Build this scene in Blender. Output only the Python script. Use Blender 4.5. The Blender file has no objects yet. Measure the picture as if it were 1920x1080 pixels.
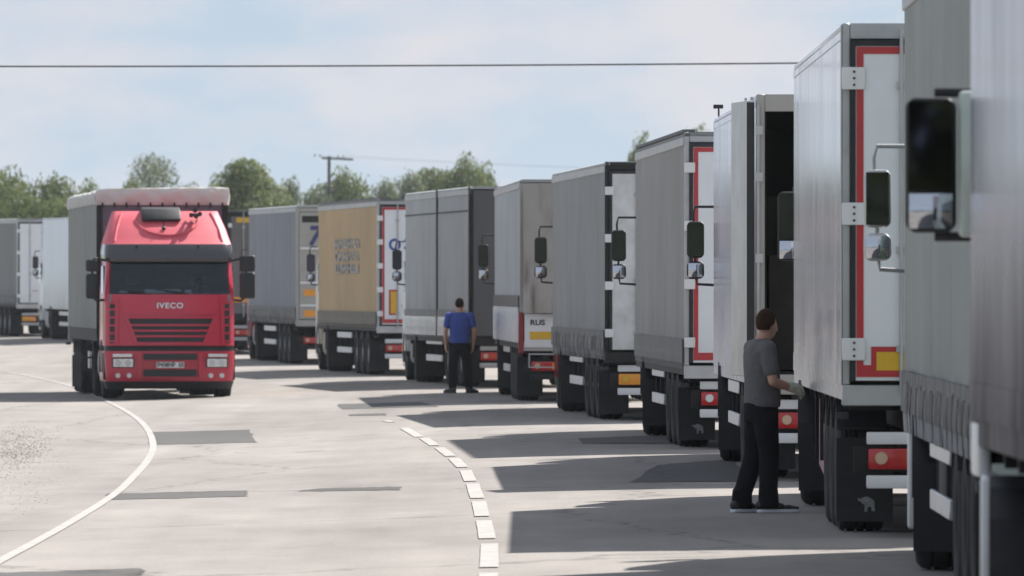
import bpy, bmesh, math, random
from mathutils import Vector, Matrix, noise
R = math.radians
random.seed(7)
S = bpy.context.scene
C = S.collection

# ------------------------------------------------------------------ camera, sky, sun, exposure
CAM_H = 1.89
FPX = 18000.0                                     # focal length in 1920-px units
cd = bpy.data.cameras.new('camera'); cam = bpy.data.objects.new('camera', cd); C.objects.link(cam)
cam.location = (0, 0, CAM_H)
cam.rotation_euler = (R(90) + 4.0 / FPX, 0, 0)
cd.sensor_width = 36; cd.lens = FPX / 1920 * 36
cd.clip_start = 1; cd.clip_end = 6000
cd.dof.use_dof = True; cd.dof.focus_distance = 96; cd.dof.aperture_fstop = 9.5
S.camera = cam

SUN_EL, SUN_AZ = R(44.5), R(39.5)                    # azimuth measured from +Y towards +X
sdir = Vector((math.sin(SUN_AZ) * math.cos(SUN_EL), math.cos(SUN_AZ) * math.cos(SUN_EL), math.sin(SUN_EL)))
W = bpy.data.worlds.new('World'); S.world = W; W.use_nodes = True
nt = W.node_tree; N = nt.nodes; L = nt.links; N.clear()
out = N.new('ShaderNodeOutputWorld'); bg = N.new('ShaderNodeBackground')
sky = N.new('ShaderNodeTexSky'); sky.sky_type = 'NISHITA'; sky.sun_disc = False
sky.sun_elevation = SUN_EL; sky.sun_rotation = SUN_AZ; sky.altitude = 100
sky.air_density = 0.75; sky.dust_density = 0.35; sky.ozone_density = 3.0
tc = N.new('ShaderNodeTexCoord')
mp = N.new('ShaderNodeMapping'); mp.inputs['Scale'].default_value = (26, 26, 62)
n1 = N.new('ShaderNodeTexNoise'); n1.inputs['Scale'].default_value = 1.6; n1.inputs['Detail'].default_value = 7; n1.inputs['Roughness'].default_value = 0.56
cr = N.new('ShaderNodeValToRGB'); cr.color_ramp.elements[0].position = 0.38; cr.color_ramp.elements[1].position = 0.66
cr.color_ramp.elements[0].color = (0, 0, 0, 1); cr.color_ramp.elements[1].color = (.9, .9, .9, 1)
# the air: a broad pale veil over the clear sky, then thin cloud on top of it
veil = N.new('ShaderNodeMixRGB'); veil.inputs['Fac'].default_value = 0.84; veil.inputs['Color2'].default_value = (4.0, 4.95, 6.25, 1)
mx = N.new('ShaderNodeMixRGB'); mx.inputs['Color2'].default_value = (6.3, 6.15, 6.5, 1)
L.new(tc.outputs['Generated'], mp.inputs['Vector']); L.new(mp.outputs['Vector'], n1.inputs['Vector'])
L.new(n1.outputs['Fac'], cr.inputs['Fac']); L.new(cr.outputs['Color'], mx.inputs['Fac'])
L.new(sky.outputs['Color'], veil.inputs['Color1']); L.new(veil.outputs['Color'], mx.inputs['Color1'])
L.new(mx.outputs['Color'], bg.inputs['Color']); bg.inputs['Strength'].default_value = 0.055
L.new(bg.outputs['Background'], out.inputs['Surface'])

ld = bpy.data.lights.new('sun', 'SUN'); ld.energy = 4.5; ld.angle = R(0.5); ld.color = (1, .955, .89)
sun = bpy.data.objects.new('sun', ld); C.objects.link(sun)
sun.rotation_euler = (-sdir).to_track_quat('-Z', 'Y').to_euler(); sun.location = (0, 0, 60)
S.view_settings.view_transform = 'Standard'; S.view_settings.look = 'None'
S.view_settings.exposure = 1.10; S.view_settings.gamma = 1; S.view_settings.use_curve_mapping = False
S.render.engine = 'CYCLES'
S.cycles.max_bounces = 8; S.cycles.transparent_max_bounces = 12; S.cycles.volume_bounces = 0
S.cycles.use_denoising = True

# ------------------------------------------------------------------ materials
MATS = {}
def mat(name, col, rough=.6, metal=0., spec=.5, var=.12, vscale=3., dirt=0., dcol=(.12, .105, .085), dscale=1.2,
        bump=0., bscale=20., stretch=(1, 1, 1), coat=0., trans=None, dlow=None, bdist=.01):
    if name in MATS: return MATS[name]
    m = bpy.data.materials.new(name); m.use_nodes = True
    nt = m.node_tree; N = nt.nodes; L = nt.links
    b = N['Principled BSDF']
    b.inputs['Roughness'].default_value = rough; b.inputs['Metallic'].default_value = metal
    b.inputs['Specular IOR Level'].default_value = spec; b.inputs['Coat Weight'].default_value = coat
    b.inputs['Coat Roughness'].default_value = .08
    tc = N.new('ShaderNodeTexCoord'); mp = N.new('ShaderNodeMapping'); mp.inputs['Scale'].default_value = stretch
    L.new(tc.outputs['Object'], mp.inputs['Vector'])
    n = N.new('ShaderNodeTexNoise'); n.inputs['Scale'].default_value = vscale; n.inputs['Detail'].default_value = 6; n.inputs['Roughness'].default_value = .6
    L.new(mp.outputs['Vector'], n.inputs['Vector'])
    ramp = N.new('ShaderNodeMapRange'); ramp.inputs[1].default_value = .3; ramp.inputs[2].default_value = .7
    ramp.inputs[3].default_value = 1 - var; ramp.inputs[4].default_value = 1 + var
    L.new(n.outputs['Fac'], ramp.inputs[0])
    mul = N.new('ShaderNodeMixRGB'); mul.blend_type = 'MULTIPLY'; mul.inputs['Fac'].default_value = 1
    mul.inputs['Color1'].default_value = (*col, 1); L.new(ramp.outputs[0], mul.inputs['Color2'])
    last = mul.outputs['Color']
    if dirt > 0:
        n2 = N.new('ShaderNodeTexNoise'); n2.inputs['Scale'].default_value = dscale; n2.inputs['Detail'].default_value = 8; n2.inputs['Roughness'].default_value = .65
        L.new(mp.outputs['Vector'], n2.inputs['Vector'])
        r2 = N.new('ShaderNodeMapRange'); r2.inputs[1].default_value = .42; r2.inputs[2].default_value = .75; r2.inputs[3].default_value = 0; r2.inputs[4].default_value = dirt
        L.new(n2.outputs['Fac'], r2.inputs[0]); fac = r2.outputs[0]
        if dlow:      # road dirt thrown up on the lower part of a vehicle: (z clean, z dirty, strength)
            sx = N.new('ShaderNodeSeparateXYZ'); L.new(tc.outputs['Object'], sx.inputs[0])
            r3 = N.new('ShaderNodeMapRange'); r3.inputs[1].default_value = dlow[0]; r3.inputs[2].default_value = dlow[1]; r3.inputs[3].default_value = 0; r3.inputs[4].default_value = dlow[2]
            L.new(sx.outputs['Z'], r3.inputs[0])
            ad = N.new('ShaderNodeMath'); ad.operation = 'MULTIPLY_ADD'; L.new(n2.outputs['Fac'], ad.inputs[0]); L.new(r3.outputs[0], ad.inputs[1]); L.new(fac, ad.inputs[2]); ad.use_clamp = True
            fac = ad.outputs[0]
        mx = N.new('ShaderNodeMixRGB'); L.new(fac, mx.inputs['Fac']); L.new(last, mx.inputs['Color1']); mx.inputs['Color2'].default_value = (*dcol, 1)
        last = mx.outputs['Color']
        rr_ = N.new('ShaderNodeMapRange'); rr_.inputs[1].default_value = 0; rr_.inputs[2].default_value = 1; rr_.inputs[3].default_value = rough; rr_.inputs[4].default_value = max(rough, .75); L.new(fac, rr_.inputs[0]); L.new(rr_.outputs[0], b.inputs['Roughness'])
    L.new(last, b.inputs['Base Color'])
    if bump > 0:
        nb = N.new('ShaderNodeTexNoise'); nb.inputs['Scale'].default_value = bscale; nb.inputs['Detail'].default_value = 4
        L.new(mp.outputs['Vector'], nb.inputs['Vector'])
        bp = N.new('ShaderNodeBump'); bp.inputs['Strength'].default_value = bump; bp.inputs['Distance'].default_value = bdist
        L.new(nb.outputs['Fac'], bp.inputs['Height']); L.new(bp.outputs['Normal'], b.inputs['Normal'])
    if trans is not None:
        b.inputs['Alpha'].default_value = 1
        t = N.new('ShaderNodeBsdfTransparent'); t.inputs['Color'].default_value = (*trans, 1)
        g = N.new('ShaderNodeBsdfGlossy'); g.inputs['Roughness'].default_value = .02; g.inputs['Color'].default_value = (.8, .9, 1, 1)
        fr = N.new('ShaderNodeFresnel'); fr.inputs['IOR'].default_value = 1.5
        ms = N.new('ShaderNodeMixShader'); L.new(fr.outputs[0], ms.inputs[0]); L.new(t.outputs[0], ms.inputs[1]); L.new(g.outputs[0], ms.inputs[2])
        L.new(ms.outputs[0], N['Material Output'].inputs['Surface'])
    MATS[name] = m
    return m
def tarp(name, col, rough=.42, low=(1.75, .85, .55)):
    return mat('tarp_' + name, tuple(c * .86 for c in col), max(rough, .55), spec=.28, var=.09, vscale=.7, dirt=.30, dcol=(.10, .095, .085), dscale=1.3, bump=.16, bscale=1.5, stretch=(1, .33, .30), dlow=low, bdist=.02)
def panel(name, col, rough=.12, spec=.6, low=(1.9, .9, .5), dcol=(.16, .15, .14)):
    return mat('panel_' + name, col, rough, spec=spec, var=.05, vscale=2, dirt=.14, dcol=dcol, dscale=2.4, bump=.05, bscale=3.0, stretch=(1, .35, .10), dlow=low, bdist=.012)
def paint(name, col, rough=.28, **k):
    k.setdefault('dirt', .15); k.setdefault('var', .05)
    return mat('paint_' + name, col, rough, spec=.5, vscale=4, dscale=5, coat=.4, **k)
M_RUB = mat('tyre_rubber', (.014, .014, .015), .85, var=.3, vscale=9, dirt=.2, dcol=(.09, .082, .07), dscale=6)
M_CHAS = mat('chassis_black', (.014, .015, .017), .65, spec=.3, var=.3, vscale=6, dirt=.25, dcol=(.075, .068, .06), dscale=4)
M_BLK = mat('black_plastic', (.017, .018, .021), .48, spec=.35, var=.15, dirt=.15, dcol=(.07, .068, .06), dscale=6)
M_ALU = mat('aluminium', (.52, .53, .55), .34, metal=.7, var=.12, dirt=.3, dcol=(.2, .19, .17), dscale=5)
M_GAL = mat('galvanised_steel', (.42, .43, .44), .45, metal=.5, var=.15, dirt=.35, dcol=(.17, .15, .13), dscale=6)
M_WHT = mat('white_enamel', (.66, .67, .68), .35, var=.06, dirt=.2, dcol=(.3, .28, .25), dscale=6)
M_RIM = mat('wheel_rim', (.30, .31, .32), .45, metal=.3, var=.2, dirt=.5, dcol=(.10, .09, .08), dscale=8)
M_REDL = mat('red_lens', (.42, .012, .014), .2, coat=.5, var=.1)
M_ORL = mat('amber_lens', (.75, .22, .02), .25, coat=.5, var=.1)
M_CLRL = mat('clear_lens', (.62, .64, .66), .12, metal=.35, coat=.6, var=.25, vscale=30)
M_YEL = mat('reflector_yellow', (.62, .38, .02), .45, var=.1)
M_YEL2 = mat('reflector_orange', (.75, .30, .03), .45, var=.1)
M_REDS = mat('red_frame_paint', (.42, .022, .03), .4, var=.08, dirt=.15)
M_MIR2 = mat('mirror_glass_convex', (.5, .53, .58), .02, metal=1, var=.02)
M_MIR = mat('mirror_glass', (.058, .058, .085), .02, metal=1, var=.02)
M_GLASS = mat('cab_glass', (.1, .1, .1), .05, trans=(.46, .53, .60))
M_SGLASS = mat('side_glass', (.02, .025, .03), .04, coat=1, var=.02)
M_DARK = mat('dark_interior', (.03, .03, .032), .8, var=.3)
M_PLATE = mat('plate_white', (.72, .72, .7), .4, var=.05, dirt=.15)
M_INK = mat('ink_black', (.02, .02, .025), .5, var=.05)
M_BLUE = mat('ink_blue', (.03, .07, .33), .5, var=.1)
M_NAVY = mat('ink_navy', (.035, .04, .15), .5, var=.1)

# ------------------------------------------------------------------ mesh helpers
class MB:
    def __init__(s): s.v = []; s.f = []
    def add(s, vs, fs):
        o = len(s.v); s.v += [tuple(p) for p in vs]; s.f += [tuple(i + o for i in f) for f in fs]; return s
    def box(s, x0, x1, y0, y1, z0, z1):
        return s.add([(x0, y0, z0), (x1, y0, z0), (x1, y1, z0), (x0, y1, z0), (x0, y0, z1), (x1, y0, z1), (x1, y1, z1), (x0, y1, z1)],
                     [(0, 3, 2, 1), (4, 5, 6, 7), (0, 1, 5, 4), (1, 2, 6, 5), (2, 3, 7, 6), (3, 0, 4, 7)])
    def prism_x(s, poly, x0, x1):          # poly of (y, z)
        n = len(poly)
        return s.add([(x0, y, z) for y, z in poly] + [(x1, y, z) for y, z in poly],
                     [tuple(range(n))[::-1], tuple(range(n, 2 * n))] + [(i, (i + 1) % n, n + (i + 1) % n, n + i) for i in range(n)])
    def prism_y(s, poly, y0, y1):          # poly of (x, z)
        n = len(poly)
        return s.add([(x, y0, z) for x, z in poly] + [(x, y1, z) for x, z in poly],
                     [tuple(range(n)), tuple(range(n, 2 * n))[::-1]] + [(i, n + i, n + (i + 1) % n, (i + 1) % n) for i in range(n)])
    def prism_z(s, poly, z0, z1):
        n = len(poly)
        return s.add([(x, y, z0) for x, y in poly] + [(x, y, z1) for x, y in poly],
                     [tuple(range(n))[::-1], tuple(range(n, 2 * n))] + [(i, (i + 1) % n, n + (i + 1) % n, n + i) for i in range(n)])
    def cone(s, p0, p1, r0, r1, n=12, caps=True):
        p0 = Vector(p0); p1 = Vector(p1); d = (p1 - p0).normalized()
        a = d.orthogonal().normalized(); b = d.cross(a)
        vs = []
        for p, r in ((p0, r0), (p1, r1)):
            for i in range(n):
                t = 2 * math.pi * i / n; vs.append(p + a * (r * math.cos(t)) + b * (r * math.sin(t)))
        fs = [(i, (i + 1) % n, n + (i + 1) % n, n + i) for i in range(n)]
        if caps: fs += [tuple(range(n))[::-1], tuple(range(n, 2 * n))]
        return s.add(vs, fs)
    def tube(s, pts, r, n=8):
        pts = [Vector(p) for p in pts]; rs = r if isinstance(r, (list, tuple)) else [r] * len(pts)
        vs = []; prev = None
        for i, p in enumerate(pts):
            d = (pts[min(i + 1, len(pts) - 1)] - pts[max(i - 1, 0)]).normalized()
            a = d.orthogonal().normalized() if prev is None else (prev - d * prev.dot(d)).normalized()
            prev = a; b = d.cross(a)
            for k in range(n):
                t = 2 * math.pi * k / n; vs.append(p + a * (rs[i] * math.cos(t)) + b * (rs[i] * math.sin(t)))
        fs = []
        for i in range(len(pts) - 1):
            for k in range(n):
                fs.append((i * n + k, i * n + (k + 1) % n, (i + 1) * n + (k + 1) % n, (i + 1) * n + k))
        fs += [tuple(range(n))[::-1], tuple(range((len(pts) - 1) * n, len(pts) * n))]
        return s.add(vs, fs)
    def sphere(s, c, r, nu=12, nv=8):
        r = r if isinstance(r, (tuple, list)) else (r, r, r)
        vs = [(c[0], c[1], c[2] - r[2])]
        for j in range(1, nv):
            ph = math.pi * j / nv
            for i in range(nu):
                t = 2 * math.pi * i / nu
                vs.append((c[0] + r[0] * math.sin(ph) * math.cos(t), c[1] + r[1] * math.sin(ph) * math.sin(t), c[2] - r[2] * math.cos(ph)))
        vs.append((c[0], c[1], c[2] + r[2])); e = len(vs) - 1
        fs = [(0, 1 + (i + 1) % nu, 1 + i) for i in range(nu)]
        for j in range(nv - 2):
            for i in range(nu):
                a = 1 + j * nu + i; b = 1 + j * nu + (i + 1) % nu; fs.append((a, b, b + nu, a + nu))
        fs += [(e, e - nu + i, e - nu + (i + 1) % nu) for i in range(nu)]
        return s.add(vs, fs)
    def mesh(s, name, m, bevel=0, seg=2, smooth=True):
        me = bpy.data.meshes.new(name); me.from_pydata(s.v, [], s.f)
        bm = bmesh.new(); bm.from_mesh(me)
        bmesh.ops.recalc_face_normals(bm, faces=bm.faces)
        if bevel:
            es = [e for e in bm.edges if len(e.link_faces) == 2 and e.calc_face_angle(0) > .5]
            bmesh.ops.bevel(bm, geom=es, offset=bevel, segments=seg, affect='EDGES', profile=.5, clamp_overlap=True)
        bm.to_mesh(me); bm.free()
        if smooth:
            me.shade_smooth(); me.set_sharp_from_angle(angle=R(38))
        me.materials.append(m)
        return me
    def build(s, name, m, parent=None, bevel=0, seg=2, smooth=True, stuff=False):
        o = bpy.data.objects.new(name, s.mesh(name, m, bevel, seg, smooth)); C.objects.link(o)
        if parent: o.parent = parent
        if stuff: o['kind'] = 'stuff'
        return o
def link(name, me, parent=None, loc=(0, 0, 0), rot=(0, 0, 0), sc=None):
    o = bpy.data.objects.new(name, me); C.objects.link(o); o.location = loc; o.rotation_euler = rot
    if sc: o.scale = sc
    if parent: o.parent = parent
    return o
def thing(name, label, cat, loc=(0, 0, 0), rz=0, group=None):
    o = bpy.data.objects.new(name, None); C.objects.link(o); o.location = loc; o.rotation_euler = (0, 0, rz)
    o.empty_display_size = .3
    o['label'] = label; o['category'] = cat
    if group: o['group'] = group
    return o
def tag(o, label, cat, group=None):
    o['label'] = label; o['category'] = cat
    if group: o['group'] = group
    return o
def struct(o): o['kind'] = 'structure'; return o
TEXTC = {}
def text(name, s, size, m, parent, loc, rot, ext=.004, sx=1., bold=0., shear=0., sp_c=1.):
    cu = bpy.data.curves.new(name, 'FONT'); cu.body = s; cu.size = size; cu.extrude = ext; cu.offset = bold
    cu.align_x = 'CENTER'; cu.align_y = 'CENTER'; cu.resolution_u = 3; cu.shear = shear; cu.space_character = sp_c
    t = bpy.data.objects.new(name, cu); C.objects.link(t)
    bpy.context.view_layer.update()
    me = bpy.data.meshes.new_from_object(t.evaluated_get(bpy.context.evaluated_depsgraph_get()))
    bpy.data.objects.remove(t)
    me.materials.clear(); me.materials.append(m)
    o = link(name, me, parent, loc, rot, (sx, 1, 1)); return o

# ------------------------------------------------------------------ ground
QT = [(-400, 2.0), (0, 2.1), (40, 2.2), (60, 2.55), (76, 2.62), (100, 2.45), (122, 1.9), (140, 1.3), (155, .6), (175, -.35), (190, -1.2), (212, -2.98), (226, -4.3),
      (245, -6.0), (268, -8.1), (300, -12.1), (325, -16.0), (345, -19.4), (380, -26), (430, -37), (600, -80)]
def lerp_t(T, x):
    if x <= T[0][0]: return T[0][1]
    for (a, b), (c, d) in zip(T, T[1:]):
        if x <= c: return b + (d - b) * (x - a) / (c - a)
    return T[-1][1]
def xq(d): return sum(lerp_t(QT, d + k) for k in (-14, -7, 0, 7, 14)) / 5
def rise(d): t = max(0, min(1, (d - 215) / 170)); return .42 * t * t * (3 - 2 * t)
def gz(x, d):
    o = xq(d) - x
    t = max(0, min(1, o / 8.0)); return rise(d) - .2 * (t * t * (3 - 2 * t)) * min(1, max(0, (d - 40) / 60))
def unproj(px, py):                                # a point of the photograph -> the ground point that it shows
    d = 100.
    z = 0
    for _ in range(30):
        s = (py - 544.) / (CAM_H - z); d = FPX / s; x = (px - 960.) / s; z = gz(x, d)
    return x, d
def frange(a, b, st):
    r = []
    while a < b: r.append(a); a += st
    return r + [b]

def asphalt(name, col, var=.15, fine=1.0):
    m = bpy.data.materials.new(name); m.use_nodes = True
    N = m.node_tree.nodes; L = m.node_tree.links; b = N['Principled BSDF']
    tc = N.new('ShaderNodeTexCoord')
    def noise(sc, det, st=(1, 1, 1), ro=.6):
        mp = N.new('ShaderNodeMapping'); mp.inputs['Scale'].default_value = st; L.new(tc.outputs['Object'], mp.inputs['Vector'])
        n = N.new('ShaderNodeTexNoise'); n.inputs['Scale'].default_value = sc; n.inputs['Detail'].default_value = det; n.inputs['Roughness'].default_value = ro
        L.new(mp.outputs['Vector'], n.inputs['Vector']); return n.outputs['Fac']
    def rng(src, a, b, c, d):
        r = N.new('ShaderNodeMapRange'); r.inputs[1].default_value = a; r.inputs[2].default_value = b; r.inputs[3].default_value = c; r.inputs[4].default_value = d
        L.new(src, r.inputs[0]); return r.outputs[0]
    def mul(a, bb):
        x = N.new('ShaderNodeMath'); x.operation = 'MULTIPLY'; L.new(a, x.inputs[0]); L.new(bb, x.inputs[1]); return x.outputs[0]
    big = rng(noise(.16, 5, (1, .35, 1)), .3, .7, 1 - var, 1 + var)
    mid = rng(noise(1.3, 6, (1, .25, 1)), .3, .7, 1 - var * .7, 1 + var * .7)
    track = rng(noise(.9, 3, (1, .02, 1)), .35, .65, 1 - var * .6, 1 + var * .4)      # worn wheel tracks along the road
    fin = rng(noise(60, 3), .25, .75, 1 - .28 * fine, 1 + .28 * fine)
    spots = rng(noise(.75, 8, (1, .5, 1), .75), .62, .74, 1, .72)                       # oil and rubber stains
    # thin cracks and tar joints
    vo = N.new('ShaderNodeTexVoronoi'); vo.feature = 'DISTANCE_TO_EDGE'; vo.inputs['Scale'].default_value = .16
    mpv = N.new('ShaderNodeMapping'); mpv.inputs['Scale'].default_value = (1, .45, 1)
    nd = N.new('ShaderNodeTexNoise'); nd.inputs['Scale'].default_value = 1.2; nd.inputs['Detail'].default_value = 5
    L.new(tc.outputs['Object'], nd.inputs['Vector'])
    av = N.new('ShaderNodeMixRGB'); av.blend_type = 'ADD'; av.inputs['Fac'].default_value = 1.; L.new(tc.outputs['Object'], av.inputs['Color1']); L.new(nd.outputs['Color'], av.inputs['Color2'])
    L.new(av.outputs['Color'], mpv.inputs['Vector']); L.new(mpv.outputs['Vector'], vo.inputs['Vector'])
    cut = noise(.09, 2)
    crk = rng(vo.outputs['Distance'], .0, .007, .60, 1.0)
    v = mul(mul(mul(big, mid), mul(track, fin)), mul(spots, crk))
    mx = N.new('ShaderNodeMixRGB'); mx.blend_type = 'MULTIPLY'; mx.inputs['Fac'].default_value = 1; mx.inputs['Color1'].default_value = (*col, 1); L.new(v, mx.inputs['Color2'])
    L.new(mx.outputs['Color'], b.inputs['Base Color']); b.inputs['Roughness'].default_value = .88; b.inputs['Specular IOR Level'].default_value = .15
    bp = N.new('ShaderNodeBump'); bp.inputs['Strength'].default_value = .5; bp.inputs['Distance'].default_value = .006; L.new(noise(90, 2), bp.inputs['Height']); L.new(bp.outputs['Normal'], b.inputs['Normal'])
    return m
M_ROAD = asphalt('asphalt_pale', (.250, .231, .216))
M_PATCH = asphalt('asphalt_patch', (.098, .095, .094), .08)
M_LINE = mat('road_paint', (.345, .335, .315), .8, var=.15, vscale=6, dirt=1.0, dcol=(.24, .22, .205), dscale=4)
M_GRASS = mat('grass_field', (.075, .105, .035), .9, var=.3, vscale=.15, dirt=.4, dcol=(.13, .12, .06), dscale=.4, bump=.5, bscale=6)

def sheet(name, m, rows, lift, parent=None):
    """rows: list of rows of (x, y); ground height + lift"""
    mb = MB(); n = len(rows[0])
    mb.v = [(x, y, gz(x, y) + lift) for r in rows for x, y in r]
    mb.f = [(i * n + k, i * n + k + 1, (i + 1) * n + k + 1, (i + 1) * n + k) for i in range(len(rows) - 1) for k in range(n - 1)]
    o = mb.build(name, m, parent, smooth=False); o.data.shade_smooth(); return o
def grow(y, offs): q = xq(y); return [(q - o, y) for o in offs]
offs = frange(-9, 34, 1.0)
ys = frange(-220, 40, 20)[:-1] + frange(40, 420, 4)
field_rows = [[(x, y) for x in (-600, -400, -250, -120, -80, -50, -30, 20, 60, 120, 250, 400, 600)] for y in frange(-500, 400, 50) + [600, 900, 1500]]
grass = MB(); rr = field_rows; n = len(rr[0])
grass.v = [(x, y, min(gz(x, y), rise(y) - .2) - .03) for r in rr for x, y in r]
grass.f = [(i * n + k, i * n + k + 1, (i + 1) * n + k + 1, (i + 1) * n + k) for i in range(len(rr) - 1) for k in range(n - 1)]
struct(grass.build('grass_field', M_GRASS, smooth=False))
road = struct(sheet('road', M_ROAD, [grow(y, offs) for y in ys], 0))

def catmull(P, n):
    o = []
    for i in range(len(P) - 1):
        p0 = P[max(i - 1, 0)]; p1 = P[i]; p2 = P[i + 1]; p3 = P[min(i + 2, len(P) - 1)]
        for k in range(n):
            t = k / n
            o.append(tuple(.5 * (2 * b + (c - a) * t + (2 * a - 5 * b + 4 * c - d) * t * t + (3 * b - a - 3 * c + d) * t ** 3) for a, b, c, d in zip(p0, p1, p2, p3)))
    return o + [P[-1]]
def ribbon(name, pts, w, lift, m, parent, rag=0.):
    mb = MB()
    for i, (x, y) in enumerate(pts):
        a = Vector(pts[max(i - 1, 0)]); b = Vector(pts[min(i + 1, len(pts) - 1)]); d = (b - a).normalized(); nx = Vector((-d.y, d.x))
        for s_ in (-1, 1):
            p = Vector((x, y)) + nx * (s_ * w / 2 * (1 + random.uniform(-rag, rag))); mb.v.append((p.x, p.y, gz(p.x, p.y) + lift))
    mb.f = [(2 * i, 2 * i + 1, 2 * i + 3, 2 * i + 2) for i in range(len(pts) - 1)]
    return mb.build(name, m, parent, smooth=False)
edge_px = [(-60, 1086), (0, 1053), (110, 993), (200, 938), (245, 900), (278, 862), (287, 835), (276, 805), (250, 780), (205, 755), (140, 727), (80, 711), (10, 697)]
ep = [unproj(*p) for p in edge_px]
e0 = ep[0]; dv = Vector(e0) - Vector(ep[1]); ep = [tuple(Vector(e0) + dv.normalized() * 6)] + ep
eq = catmull(ep, 10)
ribbon('edge_line', eq, .095, .008, M_LINE, road, .05)
dash_px = [((914, 1125), (916, 1076), .17), ((917, 1065), (918, 1021), .17), ((914, 1011), (907, 977), .17), ((904, 969), (898, 941), .17), ((895, 935), (886, 908), .17), ((882, 903), (873, 883), .17),
           ((867, 877), (851, 860), .17), ((845, 856), (824, 840), .17), ((815, 836), (795, 822), .17), ((786, 820), (758, 803), .17), ((735, 792), (723, 789), .17)]
for a, b, w in dash_px:
    p = unproj(*a); q = unproj(*b)
    ribbon('lane_dash', [(p[0] + (q[0] - p[0]) * t / 4, p[1] + (q[1] - p[1]) * t / 4) for t in range(5)], .13, .008, M_LINE, road, .04)
def patch(corners, lift=.004):
    P = [Vector(unproj(*c)) for c in corners]; mb = MB(); nx, ny = 12, 8
    for j in range(ny + 1):
        for i in range(nx + 1):
            a = P[0].lerp(P[1], i / nx); b = P[3].lerp(P[2], i / nx); p = a.lerp(b, j / ny)
            if i in (0, nx) or j in (0, ny): p += Vector((random.uniform(-.03, .03), random.uniform(-.15, .15)))
            mb.v.append((p.x, p.y, gz(p.x, p.y) + lift))
    n = nx + 1; mb.f = [(j * n + i, j * n + i + 1, (j + 1) * n + i + 1, (j + 1) * n + i) for j in range(ny) for i in range(nx)]
    return mb.build('asphalt_patch', M_PATCH, road, smooth=False)
patch([(281, 834), (484, 830), (466, 806), (284, 810)])
patch([(197, 938), (463, 931), (462, 920), (201, 926)])
patch([(552, 922), (752, 919), (750, 913), (600, 916)])
patch([(-60, 1092), (262, 1080), (270, 1066), (-60, 1076)])
patch([(655, 780), (724, 779), (722, 775), (656, 777)])
patch([(640, 768), (820, 763), (790, 754), (632, 758)])
patch([(1180, 905), (1420, 903), (1370, 862), (1235, 872)])
patch([(1090, 832), (1330, 834), (1300, 815), (1085, 822)])
# loose gravel on the left shoulder
gm = mat('gravel', (.15, .14, .125), .9, var=.45, vscale=20)
g = MB(); random.seed(11)
for _ in range(2600):
    px = random.gauss(38, 42); py = random.gauss(838, 20)
    if random.random() < .2: px = random.gauss(20, 40); py = random.gauss(890, 30)
    x, y = unproj(max(-80, px), max(790, py)); r = random.uniform(.006, .017); z = gz(x, y)
    g.add([(x + r, y, z), (x - r * .5, y + r, z), (x - r * .6, y - r * .8, z), (x + random.uniform(-.3, .3) * r, y, z + r * .45)], [(0, 1, 3), (1, 2, 3), (2, 0, 3)])
o = g.build('loose_gravel', gm, smooth=False, stuff=True); tag(o, 'loose dark gravel scattered on the left shoulder of the road', 'gravel')
M_SAND = mat('gravel_dust', (.15, .142, .13), .95, var=.35, vscale=7, dirt=.5, dcol=(.2, .19, .175), dscale=3, bump=.6, bscale=30)

# ------------------------------------------------------------------ wheels (shared meshes)
def lathe(prof, n=36):
    mb = MB()
    for i in range(n):
        t = 2 * math.pi * i / n
        for x, r in prof: mb.v.append((x, r * math.cos(t), r * math.sin(t)))
    k = len(prof)
    for i in range(n):
        j = (i + 1) % n
        for q in range(k - 1): mb.f.append((i * k + q, i * k + q + 1, j * k + q + 1, j * k + q))
    return mb
def tyre_mesh(w, r=.5):
    h = w / 2; pr = [(-h * .62, .285), (-h * .9, .31), (-h, .39), (-h * .97, .45), (-h * .85, r - .012)]
    xs = []
    for k in range(4):                                 # four circumferential tread grooves
        c = h * (-.6 + .4 * k); pr += [(c - .012, r), (c - .008, r - .014), (c + .008, r - .014), (c + .012, r)]
    pr += [(h * .85, r - .012), (h * .97, .45), (h, .39), (h * .9, .31), (h * .62, .285), (-h * .62, .285)]
    return lathe(pr).mesh('tyre', M_RUB)
def rim_mesh(w, deep):
    h = w / 2
    pr = [(-h * .62, .287), (-h * .78, .275), (-h * .55, .25), (-h * .55 + deep, .23), (-h * .5 + deep, .12), (-h * .9 + deep * .2, .10), (-h * .95 + deep * .2, .0)]
    mb = lathe(pr, 24)
    for k in range(10):
        t = 2 * math.pi * k / 10; y, z = .165 * math.cos(t), .165 * math.sin(t)
        mb.cone((-h * .5 + deep, y, z), (-h * .5 + deep - .03, y, z), .016, .013, 6)
    mb2 = lathe([(h * .4, .287), (h * .4, .05)], 20); mb.add(mb2.v, mb2.f)
    return mb.mesh('rim', M_RIM)
TY_W, TY_D, TY_S = tyre_mesh(.385), tyre_mesh(.60), tyre_mesh(.32)
RI_W, RI_D, RI_S = rim_mesh(.385, .05), rim_mesh(.60, .16), rim_mesh(.32, .02)
def wheels(root, axles, scale=1.):
    for y, kind in axles:
        ty, ri, w = {'w': (TY_W, RI_W, .385), 'd': (TY_D, RI_D, .60), 's': (TY_S, RI_S, .32)}[kind]
        for s_ in (-1, 1):
            t = link('wheel', ty, root, (s_ * (1.225 - w / 2), y, .5), (random.uniform(0, 3), 0, 0 if s_ < 0 else math.pi))
            link('rim', ri, t)

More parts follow.
